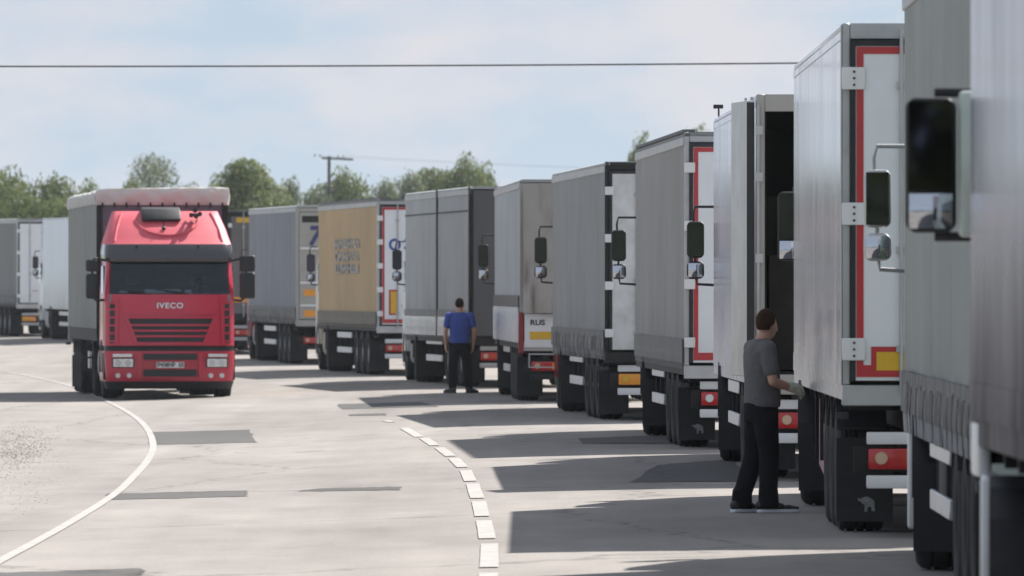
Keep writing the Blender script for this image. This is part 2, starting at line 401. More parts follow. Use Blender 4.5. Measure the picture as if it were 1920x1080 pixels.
# ------------------------------------------------------------------ cab (generic, seen from behind in the queue)
def ring(w, yf, yb, cr, bulge, nf=8, nc=5):
    """plan outline, from back left round the front to back right"""
    P = [(-w, yb), (-w, (yb + yf - cr) / 2)]
    for i in range(nc + 1):
        t = math.pi / 2 * i / nc; P.append((-w + cr - cr * math.cos(t), yf - cr + cr * math.sin(t)))
    for i in range(1, nf):
        P.append((-w + cr + (2 * w - 2 * cr) * i / nf, yf))
    for i in range(nc + 1):
        t = math.pi / 2 * (1 - i / nc); P.append((w - cr + cr * math.cos(t), yf - cr + cr * math.sin(t)))
    P += [(w, (yb + yf - cr) / 2), (w, yb)]
    return [(x, y - bulge * (x / w) ** 2 if y > yf - cr - .001 else y - bulge * (abs(x) / w) ** 2 * 0 if y <= yb + .01 else y - bulge * ((y - yb) / (yf - yb)) ** 2) for x, y in P]
def shell(levels, front=True, caps=(False, False), thick=None, back=True):
    mb = MB(); R_ = [ring(*lv[1:]) for lv in levels]; n = len(R_[0])
    for lv, r in zip(levels, R_): mb.v += [(x, y, lv[0]) for x, y in r]
    for j in range(len(levels) - 1):
        for i in range(n - 1):
            if not front and 5 <= i <= n - 7: continue
            mb.f.append((j * n + i, j * n + i + 1, (j + 1) * n + i + 1, (j + 1) * n + i))
        if back: mb.f.append((j * n + n - 1, j * n, (j + 1) * n, (j + 1) * n + n - 1))
    if caps[0]: mb.f.append(tuple(range(n)))
    if caps[1]: mb.f.append(tuple(range((len(levels) - 1) * n, len(levels) * n)))
    return mb

def mirror_set(root, side, kind, mh=None, z1=2.75, y=15.75, arm=M_BLK, mo=0., cover=None):
    """side -1 = local left. kind 'pair': large + small on bent tubes; 'one': one tall housing"""
    hm = mh or M_BLK
    a = thing_part = bpy.data.objects.new('mirror_arm', None)
    mb = MB(); x0 = side * 1.22; xm = side * (1.36 + mo)
    if kind == 'pair':
        mb.tube([(x0, y + .1, z1 + .19), (xm + side * .02, y + .04, z1 + .19), (xm + side * .04, y + .02, z1 + .10), (xm + side * .01, y + .02, z1 - .62), (xm, y + .03, z1 - .70), (x0 - side * .02, y + .12, z1 - .72)], .016, 8)
        arm_o = mb.build('mirror_arm', arm, root)
        bodies = [(z1 - .40, z1 + .02, .20), (z1 - .64, z1 - .44, .20)]
    else:
        mb.box(min(x0, xm), max(x0, xm), y, y + .06, z1 - .0, z1 + .045); mb.box(min(x0, xm), max(x0, xm), y, y + .06, z1 - .68, z1 - .635); mb.box(xm - .02, xm + .02, y + .03, y + .055, z1 - .636, z1 + .002)
        arm_o = mb.build('mirror_arm', arm, root, bevel=.01)
        bodies = [(z1 - .64, z1 + .0, .24)]
    bodies = [(a_, b_, w_) for a_, b_, w_ in bodies]
    if cover:
        h = MB(); h.box(*sorted((side * (1.255 + mo - .15), side * (1.245 + mo))), y - .07, y + .10, z1 - .66, z1 + .03); h.build('mirror_fairing', cover, root, bevel=.025, seg=3)
    for za, zb, w in bodies:
        h = MB(); xc = side * (1.375 + mo); k = .035
        prof = [(xc - w / 2 + k, za), (xc + w / 2 - k, za), (xc + w / 2, za + k), (xc + w / 2, zb - k), (xc + w / 2 - k, zb), (xc - w / 2 + k, zb), (xc - w / 2, zb - k), (xc - w / 2, za + k)]
        h.prism_y(prof, y - .06, y + .04)
        ho = h.build('mirror_housing', hm, root, bevel=.018, seg=2)
        splits = [(za + .02, zb - .02)] if kind == 'pair' else [(za + .20, zb - .02), (za + .02, za + .185)]
        for sa, sb in splits:
            gl = MB(); q = .02; x_0, x_1 = xc - w / 2 + .018, xc + w / 2 - .018
            if sb - sa < .25:   # wide-angle glass: slightly convex
                nn = 6
                for j in range(nn + 1):
                    for i in range(nn + 1):
                        u = i / nn * 2 - 1; v = j / nn * 2 - 1
                        gl.v.append((xc + u * (w / 2 - .018), y - .064 - .018 * (2 - u * u - v * v), sa + (sb - sa) * j / nn))
                gl.f = [(j * 7 + i, j * 7 + i + 1, (j + 1) * 7 + i + 1, (j + 1) * 7 + i) for j in range(nn) for i in range(nn)]
            else:
                tl = side * .012
                gl.add([(x_0, y - .078 - tl, sa), (x_1, y - .078 + tl, sa), (x_1, y - .082 + tl, sb), (x_0, y - .082 - tl, sb)], [(0, 1, 2, 3)])
            gl.build('mirror_glass', M_MIR2 if sb - sa < .25 else M_MIR, ho)

def generic_cab(root, sp):
    c = sp['cab']; h = sp.get('cabh', 3.55); w = 1.235
    lv = [(.62, w, 16.42, 14.25, .22, .05), (1.05, w, 16.5, 14.22, .22, .06), (1.75, w, 16.47, 14.22, .22, .06)]
    cab = shell(lv, caps=(True, True)).build('cab', c, root)
    lw = [(1.75, w, 16.47, 14.22, .22, .06), (2.62, w - .04, 16.22, 14.22, .22, .06)]
    shell(lw, front=False).build('cab_pillars', c, root)
    gb = MB(); P0 = ring(*lw[0][1:]); P1 = ring(*lw[1][1:]); n = len(P0)
    idx = list(range(5, n - 5))
    gb.v = [(P0[i][0], P0[i][1] - .02, 1.75) for i in idx] + [(P1[i][0], P1[i][1] - .02, 2.62) for i in idx]; k = len(idx)
    gb.f = [(i, i + 1, k + i + 1, k + i) for i in range(k - 1)]
    gb.build('windscreen', M_SGLASS, root)
    shell([(2.62, w - .04, 16.22, 14.22, .22, .06), (2.85, w - .06, 16.1, 14.22, .25, .06), (h - .1, w - .14, 15.25, 14.26, .3, .05), (h, w - .22, 15.05, 14.3, .3, .05)], caps=(False, True)).build('roof_fairing', c, root)
    for s_ in (-1, 1):
        wm = MB(); wm.prism_x([(15.0, 1.85), (15.95, 1.85), (15.8, 2.5), (15.0, 2.5)], s_ * (w - .02), s_ * (w + .006)); wm.build('side_window', M_SGLASS, root, bevel=.004, seg=1)
        fd = MB()
        arc = [(15.1 + .62 * math.cos(t), .5 + .62 * math.sin(t)) for t in [math.pi * i / 10 for i in range(11)]]
        inn = [(15.1 + .54 * math.cos(t), .5 + .54 * math.sin(t)) for t in [math.pi * i / 10 for i in range(10, -1, -1)]]
        for i in range(10):
            fd.prism_x([arc[i], arc[i + 1], inn[9 - i], inn[10 - i]], s_ * 1.0, s_ * 1.255)
        fd.build('fender', sp.get('fender', M_BLK), root)
        st = MB(); st.box(*sorted((s_ * 1.0, s_ * 1.24)), 15.65, 16.2, .38, .62); st.build('step', M_BLK, root, bevel=.02)
    bp = MB(); bp.prism_z([(-1.22, 15.75), (-1.22, 16.35), (-1.0, 16.55), (1.0, 16.55), (1.22, 16.35), (1.22, 15.75)], .28, .64); bp.build('front_bumper', sp.get('bumper', c), root, bevel=.03)
    mirror_set(root, -1, sp.get('mir', 'pair'), sp.get('mirm'), sp.get('mirz', 2.72), arm=sp.get('marm', M_BLK), mo=sp.get('mo', 0.), cover=sp.get('mcover'))
    mirror_set(root, 1, sp.get('mir', 'pair'), sp.get('mirm'), sp.get('mirz', 2.72), arm=sp.get('marm', M_BLK), mo=sp.get('mo', 0.), cover=sp.get('mcover'))

def tractor_chassis(root, sp):
    ch = MB()
    for s_ in (-1, 1): ch.box(*sorted((s_ * .38, s_ * .47)), 10.2, 16.0, .62, .88)
    ch.box(-.9, .9, 11.2, 11.6, .44, .56); ch.box(-.9, .9, 15.0, 15.2, .42, .54); ch.box(-.5, .5, 10.9, 12.0, .9, .98)
    ch.box(-.42, .42, 14.3, 16.0, .45, 1.0)
    ch.build('tractor_frame', M_CHAS, root)
    for s_ in (-1, 1):
        tk = MB(); r = .31; ya, yb = 12.35, 14.15; xc = s_ * .88; zc = .66
        rnd = [(xc + .30 * sx * (abs(math.cos(t)) ** .5), zc + .31 * sz * (abs(math.sin(t)) ** .5)) for t, sx, sz in [(2 * math.pi * i / 20, 1 if math.cos(2 * math.pi * i / 20) >= 0 else -1, 1 if math.sin(2 * math.pi * i / 20) >= 0 else -1) for i in range(20)]]
        tk.prism_y(rnd, ya, yb); o = tk.build('fuel_tank', sp.get('tank', M_ALU), root)
        st = MB()
        for k in range(7):
            yy = ya + .12 + k * (yb - ya - .24) / 6
            st.prism_y([(xc + (x - xc) * 1.03, zc + (z - zc) * 1.03) for x, z in rnd], yy, yy + .035)
        st.build('tank_strap', sp.get('tank', M_ALU), o)
        fd = MB()
        for i in range(8):
            t0, t1 = math.pi * i / 8, math.pi * (i + 1) / 8
            fd.prism_x([(11.4 + .6 * math.cos(t0), .5 + .6 * math.sin(t0)), (11.4 + .6 * math.cos(t1), .5 + .6 * math.sin(t1)), (11.4 + .57 * math.cos(t1), .5 + .57 * math.sin(t1)), (11.4 + .57 * math.cos(t0), .5 + .57 * math.sin(t0))], s_ * .62, s_ * 1.24)
        fd.build('mudguard', M_BLK, root)
        fl = MB(); fl.box(*sorted((s_ * .62, s_ * 1.23)), 10.76, 10.775, .14, .62); fl.build('mud_flap', M_BLK, root)
    tl = MB(); tl.box(-1.1, -.7, 10.62, 10.68, .58, .70); tl.box(.7, 1.1, 10.62, 10.68, .58, .70); tl.box(-1.1, 1.1, 10.68, 10.76, .56, .72); 
    tl.build('tractor_rear_bar', M_CHAS, root)

def trailer_chassis(root, sp):
    zb = sp['zb']
    ch = MB()
    for s_ in (-1, 1): ch.box(*sorted((s_ * .45, s_ * .57)), .15, 13.2, zb - .42 if zb > 1 else .62, zb - .12)
    for k in range(12): ch.box(-1.18, 1.18, .4 + k * 1.15, .48 + k * 1.15, zb - .2, zb - .1)
    for y in (2.4, 3.71, 5.02): ch.cone((-1.0, y, .5), (1.0, y, .5), .07, .07, 8)
    ch.box(-.62, .62, 2.0, 5.5, .55, .7)
    for s_ in (-1, 1): ch.box(*sorted((s_ * .62, s_ * .74)), 9.6, 9.75, .12, zb - .15); ch.box(*sorted((s_ * .54, s_ * .82)), 9.5, 9.85, .04, .09)
    ch.build('trailer_frame', sp.get('frame', M_CHAS), root)
    for s_ in (-1, 1):
        if sp.get('guardp'):
            g = MB(); g.prism_x([(5.9, .26), (8.9, .40), (8.9, 1.0), (5.9, 1.0)], *sorted((s_ * 1.14, s_ * 1.16))); g.build('side_guard_panel', sp['guardp'], root, bevel=.006, seg=1)
        for z in (() if sp.get('guardp') or sp.get('noguard') else (.46, .80)):
            g = MB(); g.box(*sorted((s_ * 1.19, s_ * 1.225)), 6.0, 9.3, z, z + .13); g.build('side_guard_rail', M_ALU, root, bevel=.008, seg=1)
        for y in (6.4, 7.6, 8.9):
            p = MB(); p.box(*sorted((s_ * 1.12, s_ * 1.19)), y, y + .06, .46, zb - .1); p.build('side_guard_post', M_CHAS, root)
        if sp.get('skirt_box'):
            q = MB(); q.box(*sorted((s_ * .72, s_ * 1.2)), 7.2, 8.4, .48, zb - .16); q.build('pallet_box', M_CHAS, root, bevel=.02)
        fl = MB(); fl.box(*sorted((s_ * .80, s_ * 1.24)), 1.70, 1.715, .09, .74); f = fl.build('mud_flap', M_BLK, root)
        for y in (2.4, 3.71, 5.02):
            mg = MB(); arcp = [(y + .56 * math.cos(t), .5 + .56 * math.sin(t)) for t in [math.pi * (.18 + .64 * i / 6) for i in range(7)]]
            for i in range(6):
                a, b = arcp[i], arcp[i + 1]; mg.prism_x([a, b, (b[0], b[1] + .02), (a[0], a[1] + .02)], s_ * .84, s_ * 1.23)
            mg.build('mudguard', M_BLK, root)
    sb = MB(); sb.box(-.9, -.55, 8.5, 9.3, .45, .75); sb.build('air_tank', M_CHAS, root, bevel=.05)

def rear_gear(root, sp):
    """lamps, plates, underrun bar across the tail"""
    zb = sp['zb']; st = sp.get('lamps', 'red'); bar = sp.get('bar', M_WHT)
    b = MB(); b.box(-1.06, 1.06, .05, .17, .38, .48); b.build('underrun_bar', bar, root, bevel=.012)
    p = MB()
    for s_ in (-1, 1): p.box(*sorted((s_ * .55, s_ * .68)), .1, .2, .50, zb - .12)
    p.build('bar_bracket', M_CHAS, root)
    bp = MB(); bp.box(-1.16, 1.16, .12, .16, .505, .70); bp.build('lamp_board', M_CHAS, root)
    if sp.get('upper_plate', True):
        u = MB(); u.box(-1.06, 1.06, .06, .12, .715, .81); u.build('upper_bar', bar, root, bevel=.01)
    for s_ in (-1, 1):
        l = MB(); l.box(*sorted((s_ * .58, s_ * 1.05)), .045, .118, .525, .685); lo = l.build('tail_lamp', sp.get('lampm', M_REDL), root, bevel=.015)
        c = MB(); c.cone((s_ * .95, .046, .61), (s_ * .95, .034, .61), .05, .045, 14); c.build('round_reflector', sp.get('reflm', mat('reflector_dull', (.55, .38, .26), .3)), lo)
        c = MB(); c.box(*sorted((s_ * .60, s_ * .70)), .036, .046, .545, .665); c.build('indicator_lens', M_ORL, lo)
        m_ = MB(); m_.box(*sorted((s_ * 1.2, s_ * 1.3)), .02, .1, zb - .26, zb - .21); m_.build('marker_arm', M_BLK, root)
    pl = MB(); pl.box(-.26, .26, .02, .035, .53, .645); pl.build('number_plate', M_PLATE, root, bevel=.004, seg=1)

def rear_doors(root, sp):
    zb, H = sp['zb'], sp['H']; fm = sp.get('framem', M_GAL); dm = sp['door']; red = sp.get('red')
    f = MB(); f.box(-1.25, -1.19, -.0, .1, zb, H); f.box(1.19, 1.25, -.0, .1, zb, H); f.box(-1.19, 1.19, .0, .1, H - .12, H); f.box(-1.25, 1.25, -.02, .14, zb - .16, zb - .002)
    f.build('rear_frame', fm, root, bevel=.008, seg=1)
    for s_ in (-1, 1):
        d = MB(); d.box(*sorted((s_ * .012, s_ * 1.185)), -.035, .02, zb + .03, H - .13); do = d.build('rear_door', dm, root, bevel=.008, seg=1)
        gk = MB(); gk.box(*sorted((s_ * 1.1885, s_ * 1.148)), -.041, -.036, zb + .03, H - .13); gk.box(*sorted((s_ * .012, s_ * 1.148)), -.041, -.036, H - .175, H - .13); gk.build('door_seal', M_BLK, do)
        if red:
            r = MB(); a, b2 = 1.142, 1.088
            r.box(*sorted((s_ * a, s_ * b2)), -.0412, -.0352, zb + .06, H - .18); r.box(*sorted((s_ * b2, s_ * .03)), -.0412, -.0352, H - .235, H - .18); r.box(*sorted((s_ * b2, s_ * .03)), -.0412, -.0352, zb + .06, zb + .15)
            r.build('red_border', M_REDS, do)
        for k in range(sp.get('nh', 4)):
            nh = sp.get('nh', 4); z = zb + .27 + k * (H - zb - .27 - .42) / (nh - 1)
            hh = MB(); q = sp.get('hs', .06); hh.box(*sorted((s_ * 1.255, s_ * (1.245 - 2.0 * q))), -.06, -.0425, z - q, z + q); ho = hh.build('hinge', M_WHT, do, bevel=.006, seg=1)
            if q > .07:
                bo = MB()
                for dz in (-.05, 0, .05): bo.cone((s_ * 1.16, -.061, z + dz), (s_ * 1.16, -.072, z + dz), .010, .008, 8)
                bo.build('bolt', M_CHAS, ho) if False else bo.build('hinge_bolts', M_CHAS, do, stuff=True)
        for x in (.36, .80):
            rd = MB(); rd.tube([(s_ * x, -.06, zb - .06), (s_ * x, -.06, H - .05)], .016, 8)
            for z in (zb + .25, zb + 1.0, H - .5): rd.box(s_ * x - .04, s_ * x + .04, -.062, -.0355, z, z + .05)
            rd.build('lock_rod', M_GAL, do)
        hd = MB(); hd.box(*sorted((s_ * .36, s_ * .72)), -.09, -.078, zb + .42, zb + .46); hd.build('door_handle', M_GAL, do)
    if sp.get('reflect') == 'wide':
        for s_ in (-1, 1):
            r = MB(); r.box(*sorted((s_ * .33, s_ * 1.03)), -.044, -.036, zb + .07, zb + .29); ro = r.build('reflector_board', M_REDS, root)
            y = MB(); y.box(*sorted((s_ * .37, s_ * .99)), -.049, -.0445, zb + .11, zb + .25); y.build('reflector_field', M_YEL, ro)
    if sp.get('reflect') == 'tall':
        for s_ in (-1, 1):
            r = MB(); r.box(*sorted((s_ * .78, s_ * .99)), -.046, -.036, zb + .24, zb + .80); ro = r.build('reflector_board', M_REDS, root)
            y = MB(); y.box(*sorted((s_ * .82, s_ * .95)), -.051, -.0465, zb + .28, zb + .76); y.build('reflector_field', M_YEL, ro)

def fringe(root, sp, s_):
    """hem, straps and buckles along the bottom of a curtain side"""
    zb = sp['zb']; x = s_ * 1.2745; rnd = random.Random(sp['seed'] + s_)
    mess = sp.get('mess', 0.)
    st = MB(); y = .25
    while y < 13.4:
        if mess > .9 and rnd.random() < .4: y += .27; continue
        top = zb + .33 + rnd.uniform(-.02, .02); bot = zb - .04 - rnd.random() * mess * .07; w = .028
        st.box(*sorted((x, x + s_ * .0012)), y - w, y + w, bot, top)
        st.box(*sorted((x, x + s_ * .0024)), y - w * 1.4, y + w * 1.4, zb + .10 + rnd.uniform(-.03, .03) * (1 + 3 * mess), zb + .17)
        if rnd.random() < mess: st.tube([(x + s_ * .008, y, top - .1), (x + s_ * .012, y + .12, zb + .02), (x + s_ * .008, y + .05, zb - .10)], .008, 5)
        y += .27
    st.build('curtain_strap', sp.get('strapm', mat('strap_grey', (.30, .30, .30), .6, var=.3)), root, stuff=True)
def curtain(root, sp, s_):
    zb, H = sp['zb'], sp['H']; mb = MB(); ny, nz = 220, 14; rnd = random.Random(sp['seed'] * 3 + s_)
    ph = [rnd.uniform(0, 6) for _ in range(6)]; amp = sp.get('wave', .012) * .38
    for j in range(nz + 1):
        z = zb + .12 + (H - zb - .17) * j / nz
        for i in range(ny + 1):
            y = .04 + 13.52 * i / ny; pil_ = .010 * math.exp(-((y % 3.4 - 1.7) / .09) ** 2); e = min(1, min(i, ny - i) / 4) * min(1, (nz - j) / 3)
            dx = amp * (3.2 * noise.noise((y * .45, z * .25, ph[0])) + 2.2 * noise.noise((y * 1.1, z * .5, ph[1])) + 1.0 * noise.noise((y * 3.1 + z * .6, z * 1.4, ph[2])))
            mb.v.append((s_ * (1.248 + max(-.02, (dx + pil_) * e)), y, z))
    n = ny + 1; mb.f = [(j * n + i, j * n + i + 1, (j + 1) * n + i + 1, (j + 1) * n + i) for j in range(nz) for i in range(ny)]
    co = mb.build('side_curtain', sp['side'], root)
    if sp.get('seam'):
        h = MB(); h.box(*sorted((s_ * 1.262, s_ * 1.268)), .08, 13.5, sp['seam'], sp['seam'] + .025); h.build('curtain_seam', M_CHAS, root)
    if sp.get('hem', True):
        h = MB(); h.box(*sorted((s_ * 1.25, s_ * 1.274)), .05, 13.55, zb + .03, zb + .31); h.build('curtain_hem', sp.get('hemm', mat('hem_dark', (.05, .052, .055), .6, var=.35, vscale=9)), root)
        fringe(root, sp, s_)
def body(root, sp):
    zb, H = sp['zb'], sp['H']; kind = sp['kind']
    fl = MB(); fl.box(-1.22, 1.22, .1, 13.55, zb - .11, zb + .02); fl.build('load_floor', M_CHAS, root)
    rl = MB()
    for s_ in (-1, 1): rl.box(*sorted((s_ * 1.20, s_ * 1.246)), .14, 13.6, zb - .12, zb + .13)
    rl.build('side_rail', sp.get('railm', sp['side'] if kind == 'box' else M_CHAS), root, bevel=.006, seg=1)
    rf = MB()
    if kind == 'tarp':                                   # slightly bagged soft roof
        n = 28; rr = random.Random(sp['seed'])
        for i in range(n + 1):
            y = .0 + 13.6 * i / n; sag = .012 * rr.random()
            for x, z in ((-1.25, H - .05), (-1.25, H - .02), (-1.2, H), (-.6, H + .01 - sag), (0, H + .02 - sag), (.6, H + .01 - sag), (1.2, H), (1.25, H - .02), (1.25, H - .05)): rf.v.append((x, y, z))
        rf.f = [(i * 9 + k, i * 9 + k + 1, (i + 1) * 9 + k + 1, (i + 1) * 9 + k) for i in range(n) for k in range(8)] + [tuple(range(9)), tuple(range(n * 9, n * 9 + 9))]
        rf.build('roof', sp.get('roofm', sp['side']), root)
    else:
        rf.box(-1.245, 1.245, 0.101, 13.6, H - .05, H - .004); rf.build('roof', sp.get('roofm', sp['side']), root, bevel=.01)
    fw = MB(); fw.box(-1.24, 1.24, 13.53, 13.598, zb, H - .052); fw.build('front_wall', sp.get('frontm', sp['side']), root)
    tr = MB()
    for s_ in (-1, 1): tr.box(*sorted((s_ * 1.2, s_ * 1.264)), .02, 13.6, H - .16, H - .055)
    if kind != 'box': tr.build('roof_rail', sp.get('trail', M_GAL), root, bevel=.008, seg=1)
    if sp.get('scallop'):
        sc_ = MB(); y = .1
        while y < 13.5:
            for s_ in (-1, 1): sc_.box(*sorted((s_ * 1.12, s_ * 1.262)), y, y + .16, H + .0, H + .035)
            y += .30
        sc_.build('roof_fold', sp.get('roofm', M_GAL), root, stuff=True)
    for s_ in (-1, 1):
        if kind == 'box':
            bx = MB(); bx.box(*sorted((s_ * 1.20, s_ * 1.25)), .101, 13.529, zb + .0, H - .052)
            bx.build('side_wall', sp['side'], root, bevel=.004, seg=1)
            tr2 = MB(); tr2.box(*sorted((s_ * 1.251, s_ * 1.256)), .1, 13.5, zb - .0, zb + .16); tr2.box(*sorted((s_ * 1.251, s_ * 1.256)), .1, 13.5, H - .12, H - .06)
            tr2.build('edge_trim', sp.get('trimm', sp['side']), root)
            if sp.get('cornerm') is not False:
                cp = MB(); cp.box(*sorted((s_ * 1.2512, s_ * 1.258)), 0.002, .14, zb, H - .01); cp.build('corner_post', M_GAL, root)
        else:
            curtain(root, sp, s_)
    if sp.get('posts'):
        for s_ in (-1, 1):
            for y in sp['posts']:
                p = MB(); p.box(*sorted((s_ * 1.262, s_ * 1.285)), y - .1, y + .1, zb, H); p.build('side_post', M_BLK, root, bevel=.01)

# ------------------------------------------------------------------ queue
GROUP = 'lorries waiting in the roadside queue'
def place(xr, dr, xf, L_=13.6):
    th = math.asin(-(xf - xr) / L_)
    cx, cy = xr + 1.25 * math.cos(th), dr + 1.25 * math.sin(th)
    mx, my = cx - math.sin(th) * 8, cy + math.cos(th) * 8
    return (cx, cy, gz(xr, dr)), th
T_OLIVE = tarp('grey', (.25, .26, .265)); T_GREY2 = tarp('warm_grey', (.26, .255, .25)); T_BLUEGREY = tarp('blue_grey', (.20, .215, .26))
T_TAN = tarp('tan', (.50, .335, .15), low=(1.5, .9, .35)); T_PALE = tarp('pale_grey', (.40, .42, .43)); T_GREEN = tarp('green_grey', (.25, .285, .27)); T_BEIGE = tarp('beige', (.42, .40, .375))
T_PBLUE = tarp('pale_blue', (.40, .43, .47)); T_DGREY = tarp('dark_grey', (.10, .105, .115)); T_SLATE = tarp('slate', (.19, .20, .20))
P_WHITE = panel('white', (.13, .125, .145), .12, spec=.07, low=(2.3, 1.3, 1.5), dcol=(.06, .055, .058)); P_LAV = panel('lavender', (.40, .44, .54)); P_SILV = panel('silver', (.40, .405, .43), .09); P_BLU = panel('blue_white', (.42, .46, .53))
D_WHITE = mat('door_white', (.70, .73, .77), .35, var=.05, dirt=.22, dcol=(.3, .29, .27), dscale=3, dlow=(1.6, 1.0, .4))
D_DIRTY = mat('door_dirty', (.60, .62, .63), .45, var=.08, dirt=.5, dcol=(.28, .26, .23), dscale=2.5, dlow=(2.2, 1.0, .5))
D_BEIGE = mat('door_beige', (.36, .35, .33), .5, var=.1, dirt=.4, dscale=3)
D_DARK = mat('door_dark', (.12, .12, .125), .5, var=.15, dirt=.4, dscale=3)
C_WHITE = paint('cab_white', (.68, .69, .70)); C_RED = paint('cab_red', (.45, .02, .035)); C_YEL = paint('cab_yellow', (.60, .36, .08)); C_GREEN = paint('cab_green', (.12, .22, .13)); C_MINT = paint('mirror_mint', (.50, .58, .54))
C_BEIGE = paint('cab_beige', (.60, .55, .46)); C_DRED = paint('cab_dark_red', (.22, .012, .02))

def lorry(label, xr, dr, xf, sp, i):
    loc, th = place(xr, dr, xf)
    sp.setdefault('seed', i * 17 + 3)
    root = thing('articulated_lorry', label, 'lorry', loc, th, GROUP)
    # follow the slope of the road from tail to nose
    fx, fy = loc[0] - math.sin(th) * 15, loc[1] + math.cos(th) * 15
    zr = gz(loc[0] - 1.0, loc[1]); zf = gz(fx - 1.0, fy)
    root.location.z = zr; root.rotation_euler = (math.atan2(zf - zr, 15), 0, th)
    random.seed(sp['seed'])
    body(root, sp); trailer_chassis(root, sp); rear_gear(root, sp)
    wheels(root, [(2.4, 'w'), (3.71, 'w'), (5.02, 'w')])
    had = set(root.children)
    tractor_chassis(root, sp); generic_cab(root, sp); wheels(root, [(11.4, 'd'), (15.1, 's')]); tractor_extras(root, sp)
    K = Matrix.Translation((0, 12.0, 0)) @ Matrix.Rotation(R(sp.get('yaw', -2.4)), 4, 'Z') @ Matrix.Translation((0, -12.0, 0))
    for o in root.children:                              # the tractor stands slightly turned on its kingpin
        if o not in had: o.matrix_basis = K @ o.matrix_basis
    r = sp.get('rear', 'doors')
    extras(root, sp)
    if r == 'doors': rear_doors(root, sp)
    elif r == 'framed': rear_framed(root, sp)
    elif r == 'tarp': rear_tarp(root, sp)
    elif r == 'open': rear_open(root, sp)
    return root
def rear_tarp(root, sp):
    zb, H = sp['zb'], sp['H']
    f = MB(); f.box(-1.25, -1.19, -.0, .1, zb - .12, H - .06); f.box(1.19, 1.25, -.0, .1, zb - .12, H - .06); f.box(-1.19, 1.19, .0, .1, H - .14, H - .06); f.box(-1.19, 1.19, .0, .14, zb - .16, zb)
    f.build('rear_frame', sp.get('framem', M_CHAS), root, bevel=.008, seg=1)
    zt = sp.get('board_top', zb + .02); nx, nz = 40, 20; mb = MB(); rr = random.Random(sp['seed']); ph = [rr.uniform(0, 6) for _ in range(5)]
    a = sp.get('rwave', .012)
    for j in range(nz + 1):
        z = zt + (H - .08 - zt) * j / nz
        for i in range(nx + 1):
            x = -1.2 + 2.4 * i / nx; e = 1 - j / nz * .5
            mb.v.append((x, -.03 - a * (1.6 + 2.6 * noise.noise((x * 2.6 + z * .9, z * .45, ph[0])) + 2.2 * noise.noise((x * 6 - z * 1.1, z * .6, ph[1])) + 1.2 * noise.noise((x * 13, z * 1.2, ph[2]))) * e, z))
    n = nx + 1; mb.f = [(j * n + i, j * n + i + 1, (j + 1) * n + i + 1, (j + 1) * n + i) for j in range(nz) for i in range(nx)]
    mb.build('rear_curtain', sp.get('rearm', sp['side']), root)
    if zt > zb + .1:
        b = MB(); b.box(-1.17, 1.17, -.02, .04, zb - .1, zt - .01); b.build('tailboard', sp.get('boardm', M_WHT), root, bevel=.01)
def rear_open(root, sp):
    zb, H = sp['zb'], sp['H']
    f = MB(); f.box(-1.25, -1.17, -.0, .1, zb, H); f.box(1.17, 1.25, -.0, .1, zb, H); f.box(-1.17, 1.17, .0, .1, H - .17, H); f.box(-1.25, 1.25, -.03, .14, zb - .2, zb - .002)
    f.build('rear_frame', sp.get('framem', D_BEIGE), root, bevel=.008, seg=1)
    # left leaf swung back along the side; right leaf swung back too
    for s_ in (-1, 1):
        d = MB(); th = R(5.5); L_ = 1.19
        c, si = math.cos(th), math.sin(th)
        def P(u, v): return (s_ * (1.272 + u * si + v * c), .02 + u * c - v * si)
        d.prism_z([P(0, 0), P(L_, 0), P(L_, .075), P(0, .075)], zb - .02, H - .06); do = d.build('rear_door', sp['door'], root, bevel=.01)
        k = MB(); k.prism_z([P(-.012, .0), P(-.003, .0), P(-.003, .075), P(-.012, .075)], zb, H - .08); k.build('door_seal', M_BLK, do)
        for u in (.35, .80):
            q = P(u, -.02); rd = MB(); rd.tube([(q[0], q[1], zb), (q[0], q[1], H - .02)], .014, 8); rd.build('lock_rod', M_GAL, do)
        rd = MB(); rd.tube([(s_ * 1.235, -.03, zb - .05), (s_ * 1.235, -.03, H - .1)], .018, 8)
        for z in (zb + .25, zb + 1.1, zb + 1.9, H - .4): rd.box(*sorted((s_ * 1.19, s_ * 1.262)), -.05, -.005, z, z + .09)
        rd.build('hinge_post', M_GAL, root)
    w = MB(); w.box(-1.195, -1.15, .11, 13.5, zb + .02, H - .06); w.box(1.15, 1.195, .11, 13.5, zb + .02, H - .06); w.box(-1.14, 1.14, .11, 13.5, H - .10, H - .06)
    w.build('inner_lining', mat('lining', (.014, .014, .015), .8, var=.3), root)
    rr = random.Random(4)
    for k, (x, y, w, h) in enumerate([(-1.08, 1.3, .8, 1.15), (-.2, 1.5, .75, .8), (.3 + .2, 1.4, .62, 1.3), (-1.05, 2.9, .9, 1.75), (-.1, 3.0, .9, 1.5)]):
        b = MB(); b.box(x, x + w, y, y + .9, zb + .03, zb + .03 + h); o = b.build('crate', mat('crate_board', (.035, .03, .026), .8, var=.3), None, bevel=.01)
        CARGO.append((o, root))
CARGO = []

